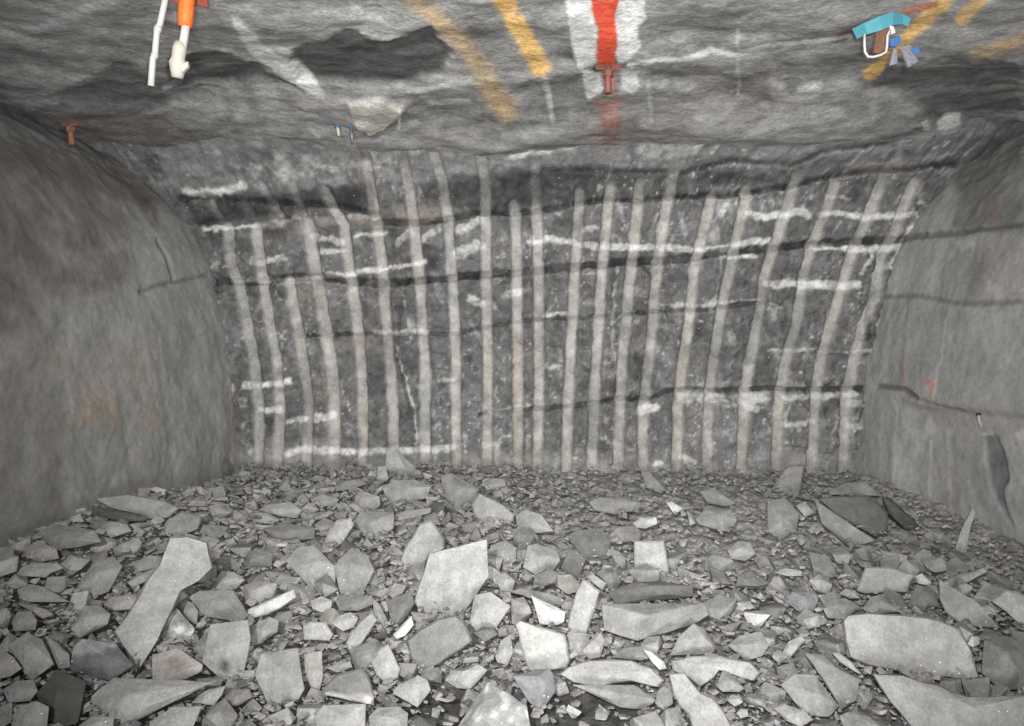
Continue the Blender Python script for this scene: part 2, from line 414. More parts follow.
V([(165,90),(178,85)], 6, .5); V([(400,108),(399,128)], 2.5, .9); V([(310,128),(318,137)], 2, .6); V([(738,30),(738,95)], 3, .35); V([(544,75),(552,120)], 5, .4); V([(648,80),(652,120)], 3, .35)
V([(950,10),(1024,0)], 10, .35, 4); V([(800,90),(820,86)], 6, .4); V([(410,92),(470,80)], 5, .6, 2); V([(430,105),(480,100)], 5, .4, 2)
P('vein', [(938,123),(945,117),(961,115),(960,125),(945,131),(938,130)], .6, 1.5); P('vein', [(922,122),(928,119),(930,130),(924,130)], .5, 1.5)
P('whitep', [(565,0),(592,0),(594,18),(597,30),(596,62),(590,67),(578,68),(572,50),(569,20)], 1, 1.5)
P('whitep', [(583,70),(600,72),(605,88),(600,93),(588,101),(585,85)], .8, 1.8)
P('whitep', [(618,0),(644,0),(646,19),(638,27),(637,36),(641,44),(638,52),(625,62),(617,64),(614,30)], 1, 1.5)
P('whitep', [(622,71),(637,72),(641,86),(633,94),(622,90),(620,78)], .8, 1.8)
P('red', [(591,0),(620,0),(616,12),(617,40),(614,64),(598,64),(597,48),(599,30),(592,12)], 1, 1.3)
P('redb', [(598,66),(618,66),(618,95),(605,95),(606,74)], .6, 2); P('redb', [(596,98),(620,97),(619,125),(610,138),(600,132)], .55, 4); P('redb', [(590,130),(622,128),(622,170),(594,168)], .25, 6)
m_line(RF['yel'], [(412,-5),(432,12),(452,34),(470,52),(484,75),(496,98),(505,110)], [20,18,16,18,20,22,24], .7, 7)
m_line(RF['yel2'], [(500,-6),(516,22),(530,48),(540,66)], [18,18,18,20], 1, 4)
m_line(RF['yel2'], [(950,-8),(930,15),(912,33),(890,55),(870,76)], [18,16,13,12,14], .85, 3)
m_line(RF['yel2'], [(985,-5),(962,18)], [14,14], .8, 3); m_line(RF['yel'], [(1030,36),(1000,48),(975,54)], [14,14,12], .7, 5)
m_line(RF['redb'], [(838,34),(852,30)], 4, .6, 1.5); m_line(RF['redb'], [(905,12),(935,4)], 8, .9, 2)

P('light', [(270,140),(440,138),(520,150),(700,150),(700,175),(270,175)], .5, 7)

def build_roof():
    ys = np.concatenate([np.arange(-3.5, 3.9, .12), np.arange(3.9, 7.35, .0115)])
    xs = np.concatenate([np.arange(-5.2, -3.9, .08), np.arange(-3.9, 4.6, .0125), np.arange(4.6, 5.4, .08)])
    Y, X = np.meshgrid(ys, xs, indexing='ij')
    Z = roof_z(X, Y)
    px, py = project(X, Y, Z)
    vis = (Y > 1.0)
    wx, wy = warp(px, py, 2.2, 11)
    S = {k: np.where(vis, sample(m, wx, wy), 0) for k, m in RF.items()}
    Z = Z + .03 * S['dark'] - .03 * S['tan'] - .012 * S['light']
    n1 = fbm(X * 1.5, Y * 2.0, .5, 4, 161); n2 = fbm(X * 6, Y * 7.5, 1.5, 4, 171); n3 = fbm(X * 18, Y * 24, 2.5, 3, 181)
    sc = fbm(X * 3.2 + Y * 1.2, Y * 5.5, 21.5, 4, 183)
    v = .30 + .10 * n1 + .08 * n2 + .07 * n3 - .13 * sstep(.12, .4, sc) + .06 * sstep(.1, .4, -sc)
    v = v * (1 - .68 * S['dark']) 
    v = v + (.37 - v) * S['light'] * .8
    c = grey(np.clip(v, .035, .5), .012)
    c = mixc(c, (.21, .18, .165), np.clip(S['rust'] * (.5 + n1), 0, .6))
    wv = sstep(.15, .55, fbm(X * 1.7 + Y * .5, Y * 7, 5.5, 4, 191)) * .5
    c = mixc(c, (.46, .45, .43), wv)
    c = mixc(c, (.50, .47, .42), S['tan'] * .9)
    c = mixc(c, (.66, .66, .66), np.clip(S['vein'] * (1.1 + .5 * n2), 0, 1) * .92)
    c = mixc(c, (.85, .56, .22), np.clip(S['yel'] * (.75 + .8 * n2), 0, 1) * .7)
    c = mixc(c, (.92, .56, .16), np.clip(S['yel2'] * (1 + .8 * n2), 0, 1) * .8)
    c = mixc(c, (.74, .74, .72), np.clip(S['whitep'] * (1.05 + .35 * n3), 0, 1) * .93)
    c = mixc(c, (.74, .085, .04), np.clip(S['red'] * (1.1 + .4 * n3), 0, 1) * .95)
    c = mixc(c, (.40, .15, .105), np.clip(S['redb'] * (1 + .5 * n2), 0, 1) * .9)
    return grid_mesh('ceiling', np.stack([X, Y, Z], -1), c, MAT_CEIL, flip=False)

# ================================================================== SIDE WALLS
def wall_x(side, y, z):
    zz = np.array([-2.2, -.95, .3, .94, 1.3, 1.66, 1.95, 2.4])
    if side < 0:
        xx = np.array([-2.42, -2.52, -2.66, -2.83, -3.0, -3.28, -3.62, -4.4])
    else:
        xx = np.array([3.08, 3.18, 3.36, 3.52, 3.66, 3.86, 4.1, 4.7])
    b = np.interp(z, zz, xx)
    s = .12 if side < 0 else .12
    return b + side * s * (7.0 - y)

WL = dict(orange=M(), brown=M(), barr=M(), crack=M(), white=M(), dark=M(), pale=M())
m_poly(WL['orange'], [(80,385),(105,388),(123,412),(122,430),(105,432),(80,425),(62,430),(78,410)], .8, 5)
m_poly(WL['orange'], [(145,400),(156,405),(158,430),(148,432),(140,420)], .8, 4); m_poly(WL['orange'], [(20,350),(110,355),(110,370),(30,375)], .35, 8)
m_poly(WL['orange'], [(110,340),(150,345),(150,395),(120,380)], .3, 8); m_poly(WL['orange'], [(230,360),(238,364),(232,470),(226,440)], .3, 2)
m_poly(WL['brown'], [(-60,130),(100,150),(160,182),(150,215),(110,245),(100,290),(60,300),(40,335),(-60,350)], .8, 16); m_poly(WL['brown'], [(90,250),(130,250),(128,280),(95,282)], .5, 8)  # brown dirt, plus light falloff painted darker into the wall colour
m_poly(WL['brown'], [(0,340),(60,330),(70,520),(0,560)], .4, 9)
m_line(WL['barr'], [(118,364),(127,410),(134,450),(138,485)], [10,13,15,15], .8, 4)
m_line(WL['barr'], [(160,366),(168,410),(174,470)], 7, .6, 2); m_line(WL['barr'], [(225,364),(230,420),(230,465)], 6, .6, 2)
m_line(WL['barr'], [(165,190),(175,205),(190,250),(205,300)], [8,12,14,10], .6, 3); m_line(WL['pale'], [(150,235),(152,300)], 12, .5, 4)
m_line(WL['crack'], [(140,292),(160,285),(190,279),(207,276)], 3, .7); m_line(WL['crack'], [(158,240),(168,258),(174,280)], 2.5, .8)
m_line(WL['white'], [(146,235),(165,234)], 1.6, .5)
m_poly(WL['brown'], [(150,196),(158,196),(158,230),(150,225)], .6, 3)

WR = dict(crack=M(), dark=M(), white=M(), red=M(), barr=M(), slot=M(), tan=M(), pale=M())
m_line(WR['crack'], [(895,241),(918,236),(953,233),(985,229),(1024,224)], [6,6,6,4,3], .75)
m_line(WR['crack'], [(880,297),(905,296),(918,296),(935,299),(953,303),(985,304),(1024,301)], 4, .6)
m_line(WR['crack'], [(878,386),(903,389),(915,397)], 5, .9); m_line(WR['crack'], [(915,397),(945,409),(960,412)], 3, .5)
m_line(WR['crack'], [(980,302),(1024,300)], 2, .4)
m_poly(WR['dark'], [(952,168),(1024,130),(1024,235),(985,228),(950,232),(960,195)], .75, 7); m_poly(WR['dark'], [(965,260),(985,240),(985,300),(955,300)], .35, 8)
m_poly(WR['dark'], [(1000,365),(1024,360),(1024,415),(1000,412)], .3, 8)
m_poly(WR['white'], [(955,242),(972,236),(974,244),(962,252)], .6, 3); m_line(WR['white'], [(990,285),(1000,296)], 8, .3, 3)
m_line(WR['white'], [(946,320),(943,350),(941,365)], 2, .5); m_line(WR['white'], [(938,364),(934,400)], 2, .6)
m_line(WR['white'], [(897,405),(895,440),(893,480)], 1.6, .5); m_line(WR['white'], [(925,440),(924,495)], 2.2, .55); m_line(WR['white'], [(942,430),(943,480),(946,530)], 1.8, .5)
m_poly(WR['white'], [(912,432),(925,415),(932,430),(916,442),(911,455)], .55, 2); m_poly(WR['white'], [(1008,432),(1016,428),(1020,438),(1010,440)], .7, 2); m_line(WR['white'], [(977,434),(988,433)], 3, .8)
m_line(WR['red'], [(903,366),(904,385)], 3, .7, 1.5); m_line(WR['red'], [(922,383),(938,383)], 3.5, .9, 1); m_line(WR['red'], [(930,383),(931,393)], 4, .9, 1); m_line(WR['red'], [(940,480),(944,495)], 5, .35, 2)
m_line(WR['red'], [(993,205),(994,222)], 5, .35, 3)
m_line(WR['barr'], [(935,185),(922,215),(908,260),(897,320),(893,380)], 16, .55, 3); m_line(WR['barr'], [(955,190),(945,240),(935,300)], 10, .35, 3)
m_poly(WR['slot'], [(977,434),(985,431),(991,438),(999,458),(1001,480),(996,490),(998,505),(1006,528),(992,506),(983,485),(979,460)], 1, 1.5)
m_poly(WR['tan'], [(978,260),(1024,240),(1024,300),(985,298)], .5, 8); m_poly(WR['tan'], [(905,395),(1024,415),(1024,440),(930,430)], .4, 8)
m_poly(WR['pale'], [(915,195),(958,172),(952,235),(945,285),(900,300),(890,290),(903,235)], .9, 4); m_poly(WR['pale'], [(1000,170),(1030,165),(1030,200),(1000,205)], .5, 6); m_poly(WR['pale'], [(985,310),(1030,300),(1030,480),(1000,430)], .5, 9); m_poly(WR['pale'], [(880,390),(905,400),(935,425),(990,540),(955,545),(900,520),(870,470)], .35, 6)

def build_wall(side):
    ys = np.concatenate([np.arange(-3.5, 3.6, .12), np.arange(3.6, 7.5, .016)])
    zs = np.arange(-2.1, 2.3, .014)
    Y, Z = np.meshgrid(ys, zs, indexing='ij')
    X = wall_x(side, Y, Z)
    dd = .06 * fbm(Y * .9, Z * .9, 1.5, 3, 201 + side) + .016 * fbm(Y * 4, Z * 4, 2.5, 3, 211) + .006 * fbm(Y * 20, Z * 20, .5, 2, 221)
    low = sstep(1.3, 1.7, Z) * .10 * fbm(Y * 1.8, Z * 5, .5, 4, 231)
    X = X + side * (dd + low)
    px, py = project(X, Y, Z)
    vis = Y > 1.0
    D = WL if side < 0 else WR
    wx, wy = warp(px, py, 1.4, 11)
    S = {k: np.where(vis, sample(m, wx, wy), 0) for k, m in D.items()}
    dd = .03 * S['crack'] + .03 * S['barr'] * (.25 if side < 0 else .5)
    if side > 0:
        dd = dd + .015 * S['slot']
        # spalled lower block: everything below the crack stands back a little
        dd = dd + .05 * sstep(6, -6, 405 + (px - 905) * .10 - py) * sstep(890, 915, px)
    X = X + side * dd
    n1 = fbm(Y * 1.5, Z * 1.5, 3.5, 4, 241 + side); n2 = fbm(Y * 7, Z * 7, 4.5, 4, 251)
    v = .262 + .035 * n1 + .03 * n2
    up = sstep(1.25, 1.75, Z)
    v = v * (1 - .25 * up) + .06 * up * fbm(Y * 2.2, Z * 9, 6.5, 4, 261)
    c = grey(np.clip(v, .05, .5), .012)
    if side < 0:
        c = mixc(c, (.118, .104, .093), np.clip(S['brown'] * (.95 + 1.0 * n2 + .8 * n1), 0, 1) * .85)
        c = mixc(c, (.32, .245, .18), np.clip(S['orange'] * (1 + 2.2 * n2), 0, 1) * .5)
        c = mixc(c, (.285, .275, .262), S['barr'] * .6)
    else:
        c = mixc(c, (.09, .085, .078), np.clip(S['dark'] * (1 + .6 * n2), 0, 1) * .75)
        c = mixc(c, (.25, .215, .18), S['tan'] * .6)
        c = mixc(c, (.255, .25, .235), S['barr'] * .6)
        c = mixc(c, (.42, .14, .10), S['red'] * .65)
        c = mixc(c, (.085, .092, .10), np.clip(S['slot'] * (.75 + 1.1 * n2), 0, 1))
    c = mixc(c, (.31, .302, .288), S['pale'] * .65)
    c = mixc(c, (.5, .49, .47), np.clip(S['white'] * (1 + .4 * n2), 0, 1) * .75)
    c = c * (1 - .6 * S['crack'])[..., None]
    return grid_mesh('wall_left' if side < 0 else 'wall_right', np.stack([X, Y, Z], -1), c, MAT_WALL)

# ================================================================== MUCK BED (the floor of the drift)
def bed_z(x, y, fine=True):
    z = np.interp(y, [-3.5, 2.0, 2.8, 3.2, 3.8, 4.3, 5.5, 6.4, 7.1, 7.8], [-1.72, -1.71, -1.66, -1.53, -1.34, -1.21, -1.07, -1.0, -.96, -.95])
    z = z + .24 * sstep(-1.3, -2.7, x) * sstep(6.6, 4.6, y) * sstep(2.5, 3.8, y)
    z = z - .14 * np.exp(-((x - 2.9) / .5) ** 2 - ((y - 5.2) / .8) ** 2)
    z = z + .08 * np.exp(-((x + .9) / .7) ** 2 - ((y - 6.5) / .6) ** 2)
    if fine:
        z = z + .05 * fbm(x * 1.3, y * 1.3, .5, 3, 301)
    return z

def build_bed():
    ys = np.concatenate([np.arange(-3.5, 2.7, .1), np.arange(2.7, 7.5, .016)])
    xs = np.concatenate([np.arange(-4.6, -3.1, .1), np.arange(-3.1, 3.6, .014), np.arange(3.6, 4.9, .1)])
    Y, X = np.meshgrid(ys, xs, indexing='ij')
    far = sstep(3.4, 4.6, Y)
    a = np.abs(fbm(X * 7, Y * 7, .5, 3, 311))
    lump = .06 * fbm(X * 5, Y * 5, 1.5, 3, 321) * (.4 + .6 * far) + .03 * np.sign(vnoise(X * 9, Y * 11, 2.2, 331)) * np.abs(vnoise(X * 9, Y * 11, 2.9, 332)) * far + .012 * fbm(X * 25, Y * 25, .9, 3, 341)
    Z = bed_z(X, Y) + lump - .055
    n = fbm(X * 4, Y * 4, 3.1, 4, 351); n2 = fbm(X * 22, Y * 22, 3.9, 3, 352)
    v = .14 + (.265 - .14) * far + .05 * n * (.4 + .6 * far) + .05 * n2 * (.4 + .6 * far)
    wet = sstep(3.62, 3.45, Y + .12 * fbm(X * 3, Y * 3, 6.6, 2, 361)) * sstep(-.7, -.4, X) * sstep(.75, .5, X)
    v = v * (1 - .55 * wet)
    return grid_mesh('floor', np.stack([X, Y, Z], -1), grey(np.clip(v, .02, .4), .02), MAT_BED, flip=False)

_gy = np.arange(1.4, 9.2, .02); _gx = np.arange(-7.5, 7.5, .02)
_BG = bed_z(*np.meshgrid(_gx, _gy))
def bed_at(x, y):
    fx = min(max((x + 7.5) / .02, 0), len(_gx) - 2); fy = min(max((y - 1.4) / .02, 0), len(_gy) - 2)
    i, j = int(fx), int(fy); u, v = fx - i, fy - j
    return float(_BG[j, i] * (1 - u) * (1 - v) + _BG[j, i + 1] * u * (1 - v) + _BG[j + 1, i] * (1 - u) * v + _BG[j + 1, i + 1] * u * v)

def bed_hit(px, py):
    d = ray(px, py)
    t, step = 1.6, .08
    while t < 8.0 and d.z * t > bed_at(d.x * t, t):
        t += step
    if t >= 8.0:
        t = 7.0
        return Vector((d.x * t, t, bed_at(d.x * t, t)))
    lo, hi = t - step, t
    for _ in range(10):
        m = (lo + hi) / 2
        if d.z * m > bed_at(d.x * m, m): lo = m
        else: hi = m
    return Vector((d.x * hi, hi, bed_at(d.x * hi, hi)))

